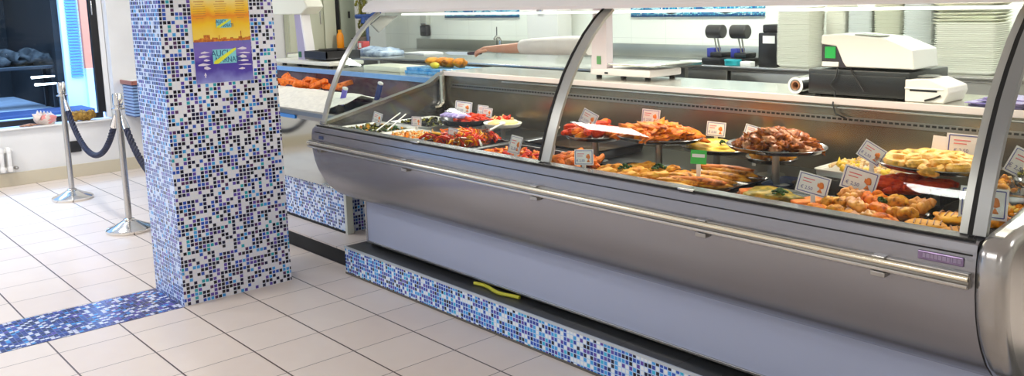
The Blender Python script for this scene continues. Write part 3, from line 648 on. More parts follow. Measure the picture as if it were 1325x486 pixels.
# ------------------------------------------------------------------ trays, bowls and platters in the case
m_porc = mat('white_tray', (0.85, 0.84, 0.82), 0.3); m_dtray = mat('dark_tray', (0.05, 0.045, 0.045), 0.25, 0.3); m_plat = mat('platter_steel', (0.42, 0.40, 0.40), 0.18, 0.95)
m_sauce = mat('sauce_red_brown', (0.28, 0.07, 0.02), 0.2, nscale=20)
def tray(x0, y0, x1, y1, label, m, h=0.045, group=None, sauce=None):
    cx, cy = (x0+x1)/2, (y0+y1)/2; hx, hy = (x1-x0)/2, (y1-y0)/2
    t = thing('food_tray', label, 'tray', (cx, cy, DK), 0, group)
    b = MB(); R_ = [(0.0, -1), (0.86, 0.004), (0.90, 0.006), (0.965, h-0.004), (1.0, h), (1.0, h-0.005), (0.93, h-0.010), (0.88, 0.0)]
    rings = []
    for f, z in R_[1:]:
        ring = []
        for (sx, sy) in ((1, 1), (-1, 1), (-1, -1), (1, -1)):
            for k in range(5):
                a = {(1, 1): 0, (-1, 1): 1, (-1, -1): 2, (1, -1): 3}[(sx, sy)]*PI/2+k*PI/8
                r = 0.025; ix = hx-(1-f)*0.12-r; iy = hy-(1-f)*0.12-r
                ring.append(b.bm.verts.new((sx*ix+r*math.cos(a), sy*iy+r*math.sin(a), z)))
        rings.append(ring)
    for a, c in zip(rings, rings[1:]):
        for k in range(20): b.bm.faces.new((a[k], a[(k+1) % 20], c[(k+1) % 20], c[k]))
    b.bm.faces.new(rings[0]); b.bm.faces.new(rings[-1][::-1])
    b.build('tray_body', m, t, angle=0.6)
    if sauce: MB().box(-hx+0.025, -hy+0.025, 0.006, hx-0.025, hy-0.025, 0.014, 0.004).build('sauce', sauce, t)
    return t
def platter(cx, cy, z, rx, ry, label, m=None, raised=True, name='platter', group=None, rz=0.0, deep=0.018):
    """oval dish whose rim stands at height z, on a foot when raised"""
    h = z-DK; t = thing(name, label, 'platter' if name == 'platter' else 'bowl', (cx, cy, DK), rz, group)
    MB().lathe([(0, h-deep), (0.78, h-deep), (0.90, h-deep*0.6), (1.0, h), (1.01, h-0.002), (0.92, h-deep*0.6-0.006), (0.80, h-deep-0.004), (0, h-deep-0.004)], 48, sx=rx, sy=ry).build('dish', m or m_plat, t)
    if raised:
        MB().lathe([(0, 0), (0.055, 0), (0.055, 0.006), (0.016, 0.010), (0.013, h-deep-0.012), (0.05, h-deep-0.004), (0, h-deep-0.004)], 20).build('foot', m_steeld, t)
    return t
def mix(cx, cy, z, rx, ry, n, mats, label, cat, seed, shape='chunk', size=0.014, dome=0.012, name='salad', box=False):
    """chopped salad nobody could count: child pieces share one mesh per colour, one object"""
    rr = random.Random(seed); b = MB(); idx = []
    for k in range(n):
        if box: x, y = rr.uniform(-rx, rx), rr.uniform(-ry, ry); q = 0.5
        else:
            a = rr.uniform(0, 6.28); q = math.sqrt(rr.random()); x, y = q*rx*math.cos(a), q*ry*math.sin(a)
        zz = rr.uniform(0, 0.012)+dome*(1-q*q); R = Matrix.Rotation(rr.uniform(0, 6.28), 3, (rr.random(), rr.random(), rr.random()+.1))
        n0 = len(b.bm.faces); s_ = size*rr.uniform(0.7, 1.3)
        if shape == 'chunk': b.blob((x, y, zz), (s_, s_*0.6, s_*0.45), 1, 0.4, 4, R, seed=k)
        elif shape == 'strip':
            d = R @ Vector((s_*2.2, 0, 0)); e = R @ Vector((0, s_*0.9, 0)); p = Vector((x, y, zz+0.004))
            b.tube([p-d, p-d*0.4+e, p+d*0.4+e, p+d], [s_*0.12, s_*0.34, s_*0.34, s_*0.10], 5)
        b.bm.faces.ensure_lookup_table(); mi = rr.randrange(len(mats)); idx += [mi]*(len(b.bm.faces)-n0)
    b.bm.faces.ensure_lookup_table()
    for f, i_ in zip(b.bm.faces, idx): f.material_index = i_
    o = b.build(name, mats[0]); 
    for m_ in mats[1:]: o.data.materials.append(m_)
    o.location = (cx, cy, z); tag(o, label, cat, kind='stuff'); return o
m_red2 = food_mat('pepper_red', (0.85, 0.06, 0.01), (0.6, 0.03, 0.01), 0.25); m_or2 = food_mat('pepper_orange', (0.98, 0.38, 0.02), (0.9, 0.25, 0.02), 0.25); m_yl2 = food_mat('pepper_yellow', (0.95, 0.68, 0.05), (0.9, 0.5, 0.03), 0.25)
m_wht2 = food_mat('squid_white', (0.90, 0.85, 0.74), (0.85, 0.7, 0.5), 0.3); m_lav2 = mat('octopus_violet', (0.62, 0.52, 0.85), 0.2, nscale=40, col2=(0.30, 0.25, 0.60))

tray(0.06, 1.485, 0.46, 1.80, 'white tray of olive green salad, nearest the left end of the case', m_porc)
mix(0.26, 1.64, DK+0.022, 0.16, 0.115, 150, [m_olive, m_musl, m_green, m_gold, m_olive], 'chopped green olive and mussel salad in the leftmost white tray', 'food', 1, box=True, size=0.015)
tray(0.10, 1.83, 0.50, 2.14, 'white tray with dark mussels behind the tray of green salad', m_porc)
mix(0.30, 1.985, DK+0.022, 0.16, 0.115, 120, [m_musl, m_musl, m_olive], 'dark mussels filling the white tray behind the green salad', 'food', 2, box=True, size=0.018)
tray(0.485, 1.485, 0.80, 1.76, 'white tray of yellow and orange salad, second from the left end', m_porc)
mix(0.64, 1.62, DK+0.024, 0.12, 0.095, 140, [m_gold, m_wht2, m_or2, m_cream], 'yellow and orange seafood salad in the second white tray from the left', 'food', 3, box=True, size=0.014)
tray(0.825, 1.485, 1.235, 1.84, 'dark tray of red and orange pepper strips', m_dtray, sauce=m_sauce)
mix(1.03, 1.66, DK+0.026, 0.165, 0.135, 190, [m_red2, m_or2, m_red2, m_yl2, m_sauce], 'heap of red and orange pepper strips in the dark tray', 'food', 4, 'strip', size=0.017, box=True, dome=0.03)
tray(1.26, 1.485, 1.80, 1.80, 'long dark tray of orange shrimps beside the left glass joint', m_dtray, sauce=m_sauce)
P_shr = Pool([lambda: prawn_mb(0.042, 0.0075, 1.3).build('shrimp', m_or2), lambda: prawn_mb(0.036, 0.007, 1.7).build('shrimp', m_red2)])
scatter(P_shr, 60, 1.50, 1.64, DK+0.020, 0.235, 0.115, 'curled orange shrimp in the long dark tray', 'shrimp', 'shrimps in the dark tray', dome=0.016, kinds=2)
# red shrimp bowl with octopus
platter(0.66, 1.97, 0.965, 0.16, 0.13, 'dark oval bowl of red shrimps and pale violet octopus on a foot', m_dtray, name='serving_bowl', deep=0.03)
P_rs = Pool([lambda: prawn_mb(0.048, 0.009, 1.2).build('red_shrimp', m_red)])
scatter(P_rs, 34, 0.70, 1.99, 0.950, 0.105, 0.085, 'red shrimp heaped in the oval bowl beside the octopus', 'shrimp', 'red shrimps in the oval bowl', dome=0.032)
P_oc = Pool([lambda: MB().tube([(-0.05, 0, 0), (-0.02, 0.008, 0.006), (0.02, 0.004, 0.006), (0.05, -0.004, 0)], [0.006, 0.013, 0.013, 0.005], 10).build('octopus_piece', m_lav2)])
for k in range(5): P_oc.put(0, (0.645+0.018*k, 1.875+0.012*k, 0.985-0.002*k), (0.1, 0.1, 0.9+0.12*k), 'shiny pale violet octopus piece at the front of the oval bowl', 'octopus', 'violet octopus pieces')
platter(0.93, 2.02, 0.958, 0.115, 0.095, 'white round plate of creamy salad with red bits behind the dark tray', m_porc, name='platter')
tag(MB().blob((0, 0, 0), (0.09, 0.072, 0.022), 3, 0.12, 5, seed=3).build('cream_salad', m_cream, loc=(0.93, 2.02, 0.952)), 'smooth pale cream salad spread on the round white plate', 'food')
mix(0.90, 2.05, 0.964, 0.06, 0.04, 22, [m_red2], 'small red pepper bits on the cream salad', 'food', 6, size=0.012, name='pepper_bits')
platter(0.72, 2.18, 0.935, 0.11, 0.08, 'white plate of pale squid behind the red shrimp bowl', m_porc)
mix(0.72, 2.18, 0.930, 0.08, 0.055, 60, [m_wht2, m_cream], 'pale squid salad on the white plate behind the red shrimps', 'food', 7, size=0.014)
tray(1.27, 1.85, 1.80, 2.20, 'empty looking dark tray behind the orange shrimps', m_dtray, sauce=mat('dark_marinade', (0.07, 0.04, 0.02), 0.15))
def spoon(p0, p1, label, m, w_=0.006, bowl=True):
    p0, p1 = Vector(p0), Vector(p1); t = thing('serving_spoon', label, 'spoon', p0); d = p1-p0
    MB().tube([(0, 0, 0), d*0.5, d], [w_, w_*0.8, w_], 8).build('handle', m, t)
    if bowl: MB().blob(d*1.0, (0.018, 0.018, 0.010), 2, 0.0).build('spoon_bowl', m, t)
m_sp = mat('white_plastic', (0.88, 0.87, 0.86), 0.3)
spoon((1.40, 1.50, 0.952), (1.10, 1.72, 0.925), 'white handled spoon lying across the dark pepper tray', m_sp)
spoon((1.19, 1.72, 0.975), (1.00, 1.96, 0.965), 'white spoon leaning on the round cream salad plate', m_sp)
spoon((1.72, 1.62, 0.915), (1.735, 1.66, 1.045), 'white spoon standing upright beside the left glass joint', m_sp)
spoon((0.42, 1.55, 0.925), (0.15, 1.88, 0.965), 'white tongs arm crossing the leftmost salad tray', m_sp, 0.004, False)
spoon((0.45, 1.60, 0.925), (0.30, 1.82, 0.975), 'shorter white tongs arm beside the green salad sign', m_sp, 0.004, False)

# right bay ---------------------------------------------------------------
def elong(L, W, H, m, name, seed=1, amp=0.25): return lambda: MB().blob((0, 0, 0), (L, W, H), 3, amp, 8, seed=seed).build(name, m)
platter(1.80, 1.84, 1.00, 0.15, 0.13, 'raised oval platter of bright red prawns beside the glass joint')
P_pr = Pool([lambda: prawn_mb(0.085, 0.017, 1.1).build('prawn', m_red), lambda: prawn_mb(0.08, 0.017, 0.9).build('prawn', m_orange)])
scatter(P_pr, 26, 1.79, 1.84, 1.003, 0.115, 0.095, 'plump orange red prawn on the raised oval platter', 'prawn', 'prawns on the raised platter', dome=0.035, kinds=2, tilt=0.35)
platter(2.13, 1.89, 1.020, 0.205, 0.155, 'large raised platter of orange gratin fish, left of the yellow dish')
P_or = Pool([elong(0.07, 0.032, 0.016, m_orange, 'breaded_fillet', 4, 0.45), elong(0.06, 0.035, 0.018, m_orange, 'breaded_fillet', 6, 0.45)])
scatter(P_or, 26, 2.13, 1.89, 1.020, 0.155, 0.115, 'orange breadcrumbed fillet on the large raised platter', 'fillet', 'orange fillets on the raised platter', dome=0.03, kinds=2, tilt=0.3)
P_pk = Pool([lambda: prawn_mb(0.075, 0.014, 1.2).build('peeled_prawn', m_pinkf), lambda: prawn_mb(0.07, 0.014, 0.8).build('peeled_prawn', m_salmon_f)])
tray(1.86, 1.485, 2.02, 1.70, 'small dark tray of pink peeled prawns under the red platter', m_dtray, h=0.03)
scatter(P_pk, 24, 1.90, 1.62, DK+0.030, 0.10, 0.10, 'pink peeled prawn below the red prawn platter', 'prawn', 'pink peeled prawns', dome=0.045, kinds=2, tilt=0.4)
tray(2.03, 1.485, 2.37, 1.83, 'steel tray of golden fried fillets with parsley', m_plat, h=0.028)
P_go = Pool([elong(0.062, 0.026, 0.015, m_gold, 'fried_fillet', 2, 0.3), elong(0.058, 0.028, 0.014, m_cod, 'fried_fillet', 5, 0.3)])
rs = random.Random(9)
for k in range(15):
    P_go.put(k % 2, (2.075+0.062*(k % 5)+0.02*(k//5), 1.53+0.10*(k//5), DK+0.028+0.012*(k % 2)), (rs.uniform(-.2, .2), rs.uniform(-.2, .1), 0.7+rs.uniform(-.3, .3)), 'golden fried fillet in the front tray with parsley', 'fillet', 'golden fried fillets')
def parsley(x, y, z, label, r=0.028, n=36):
    b = MB(); rr = random.Random(int(x*1000))
    for k in range(n):
        a = rr.uniform(0, 6.28); q = rr.random()
        b.blob((r*q*math.cos(a), r*q*math.sin(a), 0.012*(1-q)+0.004), (0.009, 0.007, 0.003), 1, 0.5, 5, Matrix.Rotation(rr.uniform(-1, 1), 3, 'X') @ Matrix.Rotation(rr.uniform(0, 3), 3, 'Z'), seed=k)
    tag(b.build('parsley_sprig', m_green, loc=(x, y, z)), label, 'parsley')
parsley(2.17, 1.63, 0.918, 'dark parsley sprig on the fried fillets, the one nearer the sign'); parsley(2.29, 1.70, 0.922, 'dark parsley sprig on the fried fillets, the one under the yellow dish')
platter(2.30, 2.07, 0.965, 0.165, 0.125, 'steel platter of yellow mash behind the fried fillets')
tag(MB().blob((0, 0, 0), (0.145, 0.105, 0.028), 4, 0.12, 6, seed=8).build('yellow_mash', m_yel_f, loc=(2.30, 2.07, 0.962)), 'mound of pale yellow mash on the lower platter behind the green sign', 'food')
parsley(2.37, 2.02, 0.985, 'small parsley leaf on the yellow mash', 0.016, 14)
tray(2.38, 1.485, 2.68, 1.90, 'long steel tray of baked fish fillets behind the glass catch', m_plat, h=0.032)
P_bf = Pool([elong(0.115, 0.026, 0.014, m_cod, 'baked_fish', 3, 0.25), elong(0.11, 0.028, 0.015, m_gold, 'baked_fish', 7, 0.25)])
for k in range(8): P_bf.put(k % 2, (2.49+0.028*(k % 3), 1.535+0.045*k, DK+0.034+0.010*(k % 2)), (0, 0.02, 0.25+rs.uniform(-.15, .15)), 'long baked fish fillet in the steel tray', 'fish', 'baked fish fillets')
P_pf = Pool([elong(0.12, 0.022, 0.013, m_pinkf, 'pink_fish', 9, 0.15)])
for k in range(2): P_pf.put(0, ([2.50, 2.56][k], [1.86, 1.60][k], 0.925), (0, 0, 0.2), ['long pink fish at the back of the steel tray', 'long pink fish near the front of the steel tray'][k], 'fish', None)
platter(2.57, 2.07, 0.950, 0.11, 0.09, 'small platter of breaded morsels between the yellow mash and brown pieces', raised=True)
P_mo = Pool([elong(0.035, 0.025, 0.018, m_cod, 'breaded_morsel', 12, 0.3)])
scatter(P_mo, 9, 2.57, 2.07, 0.955, 0.07, 0.055, 'breaded morsel on the small platter behind the baked fish', 'morsel', 'breaded morsels', dome=0.012, tilt=0.3)
tray(2.69, 1.80, 2.80, 1.98, 'narrow dark blue tray under the platter of brown pieces', mat('navy_tray', (0.05, 0.06, 0.13), 0.2), h=0.03)
platter(2.70, 1.90, 1.035, 0.20, 0.155, 'raised steel platter heaped with brown glazed pieces')
P_br = Pool([elong(0.034, 0.024, 0.014, m_brown, 'glazed_morsel', 11, 0.5), elong(0.030, 0.026, 0.015, m_brown, 'glazed_morsel', 15, 0.5), elong(0.036, 0.020, 0.014, mat('brown_glaze_light', (0.72, 0.32, 0.14), 0.3, nscale=40, col2=(0.45, 0.13, 0.05), bump=0.4), 'glazed_morsel', 18, 0.5)])
scatter(P_br, 50, 2.71, 1.90, 1.030, 0.155, 0.115, 'brown glazed morsel heaped on the raised steel platter', 'morsel', 'brown glazed morsels', dome=0.055, kinds=3, tilt=0.5)
tray(2.71, 1.485, 3.03, 1.79, 'steel tray of salmon fillets around a green patty', m_plat, h=0.028)
P_sf = Pool([lambda: MB().prism([(-0.075, -0.022), (0.07, -0.028), (0.085, 0.0), (0.06, 0.03), (-0.07, 0.02)], -0.009, 0.009, 'z').build('salmon_slice', m_pinkf, bevel=0.005)])
for k, (x, y, a) in enumerate([(2.77, 1.53, -.5), (2.87, 1.525, -.2), (2.97, 1.55, 0.1), (2.99, 1.66, 1.2), (2.76, 1.70, 0.9)]): P_sf.put(0, (x, y, DK+0.024+0.006*(k % 2)), (0.12, 0, a), 'pale pink salmon slice around the green patty', 'salmon', 'salmon slices')
tag(MB().blob((0, 0, 0), (0.095, 0.07, 0.022), 3, 0.25, 5, seed=21).build('green_patty', food_mat('green_brown_patty', (0.55, 0.42, 0.14), (0.28, 0.26, 0.06), sc=25), loc=(2.86, 1.63, DK+0.034)), 'flat olive green patty in the middle of the salmon slices', 'patty')
parsley(2.90, 1.61, DK+0.052, 'parsley sprig on top of the green patty')
tray(2.80, 1.99, 3.12, 2.25, 'white tray of pale gratin behind the signs', m_porc, h=0.07)
mix(2.96, 2.12, DK+0.055, 0.125, 0.095, 120, [m_yel_f, m_cream, m_wht2], 'pale yellow gratin filling the white tray behind the signs', 'food', 12, box=True, size=0.016, dome=0.02)
tray(2.82, 1.80, 3.03, 1.975, 'dark tray of brown sauce between the brown morsels and the gratin', m_dtray, h=0.05, sauce=m_brown)
tray(3.045, 1.485, 3.37, 1.76, 'steel tray of browned cauliflower gratin near the right end', m_plat, h=0.03)
def cauli(seed, m): 
    def f():
        b = MB()
        for k in range(7):
            a = k*2.4; b.blob((0.026*math.cos(a)*(k > 0), 0.022*math.sin(a)*(k > 0), 0.004*(k % 3)), (0.022, 0.020, 0.018), 2, 0.3, 5, seed=seed+k)
        return b.build('cauliflower_piece', m)
    return f
P_ca = Pool([cauli(1, m_orange), cauli(9, m_gold), cauli(17, mat('browned_orange', (0.90, 0.40, 0.06), 0.4, nscale=35, col2=(0.55, 0.16, 0.02), bump=0.5))])
for k in range(12): P_ca.put(k % 3, (3.095+0.076*(k % 4)+0.012*(k//4), 1.535+0.085*(k//4), DK+0.034+0.012*(k//4)), (rs.uniform(-.3, .3), rs.uniform(-.3, .3), rs.uniform(0, 6)), 'browned orange cauliflower piece in the steel tray', 'cauliflower', 'browned cauliflower pieces')
parsley(3.24, 1.66, DK+0.062, 'parsley sprig on the browned cauliflower', 0.02, 20)
tray(3.04, 1.78, 3.38, 1.975, 'dark tray of red crab sticks behind the cauliflower', m_dtray, h=0.05)
P_cr = Pool([lambda: MB().tube([(-0.06, 0, 0), (-0.03, 0.004, 0.003), (0.0, 0, 0.004), (0.03, 0.004, 0.003), (0.06, 0, 0)], [0.008, 0.015, 0.013, 0.015, 0.008], 9).build('crab_claw', m_red)])
for k in range(18): P_cr.put(0, (3.12+0.035*(k % 6)+0.01*(k//6), 1.83+0.045*(k//6)+rs.uniform(-.01, .01), DK+0.066+0.014*(k % 3)), (rs.uniform(-.2, .2), rs.uniform(-.2, .2), 0.4+rs.uniform(-.4, .4)), 'bright red crab claw in the dark tray under the ring platter', 'crab', 'red crab claws')
platter(3.30, 1.92, 1.035, 0.20, 0.155, 'raised steel platter of golden squid rings near the right end')
def ring_mb(seed):
    def f():
        b = MB(); n = 14; R_, r_ = 0.025, 0.0145; vs = []
        for i in range(n):
            a = 2*PI*i/n; vs.append([])
            for j in range(8):
                c = 2*PI*j/8; p = Vector(((R_+r_*math.cos(c))*math.cos(a), (R_+r_*math.cos(c))*math.sin(a), r_*math.sin(c)))
                vs[-1].append(b.bm.verts.new(p*(1+0.18*noise.noise(p*60+Vector((seed, 0, 0))))))
        for i in range(n):
            for j in range(8): b.bm.faces.new((vs[i][j], vs[(i+1) % n][j], vs[(i+1) % n][(j+1) % 8], vs[i][(j+1) % 8]))
        return b.build('fried_squid_ring', food_mat('ring_batter', (0.95, 0.74, 0.42), (0.88, 0.56, 0.26), sc=30, char=0.5))
    return f
P_ri = Pool([ring_mb(1), ring_mb(5)])
scatter(P_ri, 24, 3.30, 1.92, 1.034, 0.160, 0.120, 'golden fried squid ring on the raised platter', 'squid ring', 'squid rings on the raised platter', dome=0.022, kinds=2, tilt=0.2, sc=(0.95, 1.15))
tray(3.385, 1.485, 3.615, 1.80, 'dark tray of grilled striped patties at the right end', m_dtray, h=0.03)
def patty_mat():
    m = food_mat('grilled_patty', (0.95, 0.58, 0.14), (0.80, 0.36, 0.05), sc=18); return m
m_char = mat('grill_mark', (0.35, 0.12, 0.02), 0.5)
def patty(x, y, z, rz, label):
    t = thing('grilled_patty', label, 'patty', (x, y, z), rz)
    MB().blob((0, 0, 0), (0.062, 0.042, 0.017), 3, 0.15, 3, seed=int(x*50)).build('patty_body', patty_mat(), t)
    for k in range(5):
        u = -0.036+k*0.018; h = 0.030*math.sqrt(max(0, 1-(u/0.06)**2))
        MB().tube([(u, -h, 0.0125), (u, -h*0.4, 0.0172), (u, h*0.4, 0.0172), (u, h, 0.0125)], 0.0022, 5).build('grill_stripe', m_char, t)
patty(3.44, 1.55, 0.915, 0.3, 'grilled patty in the front left of the right end tray'); patty(3.55, 1.54, 0.915, 0.5, 'grilled patty in the front right corner of the right end tray')
patty(3.47, 1.66, 0.922, 0.1, 'grilled patty in the middle of the right end tray'); patty(3.56, 1.72, 0.918, 0.6, 'grilled patty at the rear of the right end tray')
tray(3.40, 2.0, 3.62, 2.27, 'steel tray of crusty gratin in the right rear corner', m_plat, h=0.07)
mix(3.51, 2.13, DK+0.06, 0.085, 0.10, 70, [m_cream, m_cod, m_gold], 'crusty pale gratin in the right rear corner tray', 'food', 31, box=True, size=0.018, dome=0.02)
tray(3.40, 1.82, 3.62, 1.98, 'steel tray of yellow gratin at the right end behind the striped patties', m_plat, h=0.03)
mix(3.51, 1.90, DK+0.03, 0.085, 0.055, 60, [m_yel_f, m_gold, m_cod], 'yellow gratin behind the striped patties at the right end', 'food', 33, box=True, size=0.016, dome=0.012)
platter(3.575, 2.0, 1.0, 0.06, 0.06, 'small dish of dark olives and herbs near the end glass', raised=True)
mix(3.575, 2.0, 1.0, 0.045, 0.045, 40, [m_olive, m_musl, m_cream], 'dark olives and herbs on the small end dish', 'food', 35, size=0.012, dome=0.02)

# ------------------------------------------------------------------ price cards
m_card = mat('price_card', (0.90, 0.83, 0.84), 0.35); m_ink = mat('card_ink', (0.10, 0.10, 0.35), 0.6); m_inkr = mat('card_red_ink', (0.75, 0.18, 0.20), 0.6); m_fishr = mat('emblem_orange', (0.85, 0.22, 0.03), 0.5)
m_clip = mat('clear_clip', (0.80, 0.78, 0.78), 0.2); m_gcard = mat('green_card', (0.05, 0.50, 0.06), 0.35)
def price_card(x, y, z, w_, base, label, roll=0.0, lean=-0.15, yaw=0.35, green=False, ratio=0.62, plain=False):
    """z is the card centre, base the height it stands on"""
    t = thing('price_card', label, 'price tag', (x, y, base)); t.rotation_euler = (0, 0, yaw)
    h = w_*ratio; zc = z-base; Rm = Matrix.Rotation(roll, 3, 'Y') @ Matrix.Rotation(lean, 3, 'X')
    def pl(name, rects, m, dy, th=0.0004, par=t):
        b = MB()
        for (a0, c0, a1, c1) in rects:
            b.box(a0, dy-th, c0, a1, dy+th, c1)
        for v in b.bm.verts: v.co = Rm @ v.co + Vector((0, 0, zc))
        return b.build(name, m, par, smooth=False)
    card = pl('card', [(-w_/2, -h/2, w_/2, h/2)], m_gcard if green else m_card, 0, 0.0008)
    MB().box(-0.008, -0.003, 0, 0.008, 0.003, max(0.004, zc-h*0.42), 0.001).build('clip', m_clip, t)
    if green: pl('white_band', [(-w_*0.40, -h*0.02, w_*0.40, h*0.22)], m_card, -0.002, par=card); return t
    if plain: return t
    e = w_*0.012; a, c = w_*0.44, h*0.42
    pl('border_line', [(-a, c-e, a, c+e), (-a, -c-e, a, -c+e), (-a-e, -c, -a+e, c), (a-e, -c, a+e, c)], m_ink, -0.0016, par=card)
    pl('red_lettering', [(-w_*0.34, h*0.20, w_*0.02, h*0.245), (-w_*0.34, h*0.06, -w_*0.06, h*0.10)], m_inkr, -0.0016, par=card)
    q = text_obj('\u20ac 2,50', h*0.22, m_ink, card, (0, 0, 0), (0, 0, 0), 'price', 0.0003)
    for v in q.data.vertices:
        p = Vector((v.co.x-w_*0.17, -0.0018, v.co.y-h*0.22)); v.co = Rm @ p + Vector((0, 0, zc))
    b = MB()
    b.blob((w_*0.24, -0.0018, h*0.04), (w_*0.085, 0.0012, h*0.15), 2, 0.3, 6)
    b.prism([(w_*0.13, h*0.16), (w_*0.20, h*0.06), (w_*0.13, -h*0.04)], -0.0024, -0.0012, 'y')
    b.prism([(w_*0.24, -h*0.10), (w_*0.33, -h*0.30), (w_*0.16, -h*0.30)], -0.0022, -0.0012, 'y')
    for v in b.bm.verts: v.co = Rm @ v.co + Vector((0, 0, zc))
    b.build('fish_emblem', m_fishr, card)
    return t
D0 = DK
price_card(0.254, 1.66, 0.968, 0.062, D0+.05, 'small price card standing in the leftmost green salad tray', 0.25, ratio=1.0)
price_card(0.555, 1.72, 0.965, 0.065, D0+.05, 'small price card behind the yellow and orange salad', 0.0, ratio=0.85)
price_card(0.455, 2.12, 0.995, 0.115, D0, 'wide price card behind the red shrimp bowl, leftmost of its three', 0.08)
price_card(0.585, 2.16, 0.985, 0.07, D0, 'middle of the three price cards behind the red shrimp bowl', 0.08, ratio=.8)
price_card(0.70, 2.10, 0.985, 0.065, D0+.01, 'price card behind the red shrimps, rightmost of the three', 0.1, ratio=.85)
price_card(1.046, 1.60, 0.962, 0.055, D0+.04, 'small price card stuck in the pepper strips', 0.15, ratio=.9)
price_card(1.57, 1.56, 0.962, 0.055, D0+.03, 'tall leaning price card in the shrimp tray', 0.25, ratio=1.5, yaw=0.6)
price_card(1.80, 1.80, 1.075, 0.078, 1.01, 'tilted price card on the red prawn platter', 0.45, ratio=0.85)
price_card(1.992, 2.0, 1.075, 0.085, 1.00, 'price card standing at the back of the orange fillet platter', 0.06, ratio=.78)
price_card(2.045, 1.52, 0.965, 0.085, D0+.028, 'price card in front of the fried fillets and pink prawns', -0.06, ratio=.75)
price_card(1.80, 1.56, 0.965, 0.045, D0+.02, 'small pale card among the pink peeled prawns', 0.1, ratio=.9)
price_card(2.245, 2.14, 1.025, 0.085, D0, 'price card behind the yellow mash', 0.06, ratio=.75)
price_card(2.40, 2.20, 1.02, 0.085, D0, 'price card half hidden behind the brown morsel platter', 0.25, ratio=.6)
price_card(2.518, 1.66, 1.0, 0.062, D0+.04, 'bright green card standing on the baked fish', 0.0, green=True, ratio=.85)
price_card(3.035, 1.60, 0.975, 0.105, D0+.03, 'tilted price card in front of the salmon slices tray', 0.22, ratio=.65)
price_card(3.115, 1.76, 0.975, 0.115, D0+.03, 'large price card over the browned cauliflower', 0.25, ratio=.68)
price_card(3.085, 1.90, 1.045, 0.085, D0+.03, 'pale price card leaning left of the squid rings', 0.55, ratio=.75)
price_card(3.35, 2.06, 1.075, 0.145, 1.035, 'large price card standing over the squid rings', 0.05, ratio=.55)
price_card(3.255, 2.05, 1.070, 0.05, 1.035, 'narrow card beside the large one over the squid rings', 0.1, ratio=1.3, plain=True)
price_card(3.575, 1.60, 0.995, 0.125, D0+.03, 'price card behind the end glass over the striped patties', 0.04, ratio=.72)
price_card(3.54, 2.02, 1.04, 0.10, D0+.07, 'price card tilted at the right end behind the end glass', 0.45, ratio=.9)

# ------------------------------------------------------------------ on the rear shelf of the case
SH = 1.176
sc_ = thing('weighing_scale', 'white counter scale with a tall display column on the rear shelf', 'scale', (1.165, 2.47, SH))
MB().box(-0.01, 0.0, 0.016, 0.42, 0.26, 0.055, 0.008).build('scale_body', mat('scale_rose_white', (0.84, 0.76, 0.76), 0.3), sc_)
MB().box(0.13, -0.01, 0.072, 0.46, 0.29, 0.084, 0.005).box(0.25, 0.10, 0.05, 0.33, 0.18, 0.08).build('weighing_pan', m_steel, sc_)
MB().prism([(0.0, 0.05), (0.115, 0.05), (0.118, 0.46), (0.028, 0.46), (0.014, 0.30)], 0.0, 0.05, 'y').build('column', mat('column_rose_grey', (0.72, 0.62, 0.66), 0.3), sc_)
MB().box(0.045, -0.004, 0.075, 0.075, 0.0, 0.12, 0.001).build('green_sticker', mat('sticker_green', (0.12, 0.32, 0.12), 0.4), sc_, smooth=False)
MB().box(-0.16, 0.02, 0.45, 0.26, 0.20, 0.62, 0.02).build('display_head', m_white, sc_)
for x, y in ((0.03, 0.03), (0.38, 0.03), (0.03, 0.23), (0.38, 0.23), (0.21, 0.03)): MB().lathe([(0, 0), (0.014, 0), (0.018, 0.008), (0.010, 0.018), (0, 0.018)], 12, c=(x, y, 0)).build('foot', m_black, sc_)
MB().box(0.10, -0.0015, 0.025, 0.125, 0.0, 0.035).build('port', m_black, sc_, smooth=False)
def sheetpile(x, y, z, w_, d, n, label, m, rz=0, th=0.003, name='paper_sheets'):
    b = MB(); rr = random.Random(int(w_*999))
    for k in range(n): b.box(-w_/2+rr.uniform(-.01, .01), -d/2+rr.uniform(-.01, .01), k*th, w_/2+rr.uniform(-.01, .01), d/2+rr.uniform(-.01, .01), (k+1)*th-0.0004)
    tag(b.build(name, m, loc=(x, y, z), rot=(0, 0, rz), smooth=False), label, 'papers', kind='stuff')
bx = thing('cash_drawer', 'wide black cash drawer on the rear shelf under the white printer', 'cash drawer', (2.775, 2.55, SH))
MB().box(-0.215, -0.19, 0.006, 0.225, 0.16, 0.112, 0.006).build('drawer_body', m_black, bx)
MB().box(-0.20, -0.194, 0.014, 0.21, -0.189, 0.092, 0.003).build('drawer_front', m_black, bx)
for x in (-0.18, 0.18): MB().box(x-0.012, -0.17, 0, x+0.012, 0.14, 0.006).build('foot', m_blackgap, bx, smooth=False)
reg = thing('register_printer', 'large white printer with green screen standing on the black cash drawer', 'printer', (2.61, 2.37, SH+0.112))
MB().prism([(0.115, 0.01), (0.10, 0.03), (0.07, 0.095), (0.0, 0.103), (0.002, 0.14), (0.10, 0.143), (0.27, 0.130), (0.39, 0.085), (0.40, 0.01)], 0.0, 0.22, 'y').build('white_housing', m_white, reg, bevel=0.005)
MB().prism([(0.002, 0.006), (0.118, 0.006), (0.10, 0.035), (0.075, 0.10), (0.002, 0.103)], 0.006, 0.20, 'y').build('dark_side_panel', mat('charcoal_plastic', (0.05, 0.04, 0.05), 0.3), reg, bevel=0.002)
MB().box(0.018, 0.001, 0.044, 0.066, 0.006, 0.092, 0.002).build('green_screen', mat('green_screen', (0.02, 0.30, 0.06), 0.3, emit=(0.02, 0.65, 0.10, 0.25)), reg, smooth=False)
MB().box(0.006, -0.002, 0.010, 0.082, 0.006, 0.030, 0.002).build('label_plate', m_white, reg, smooth=False)
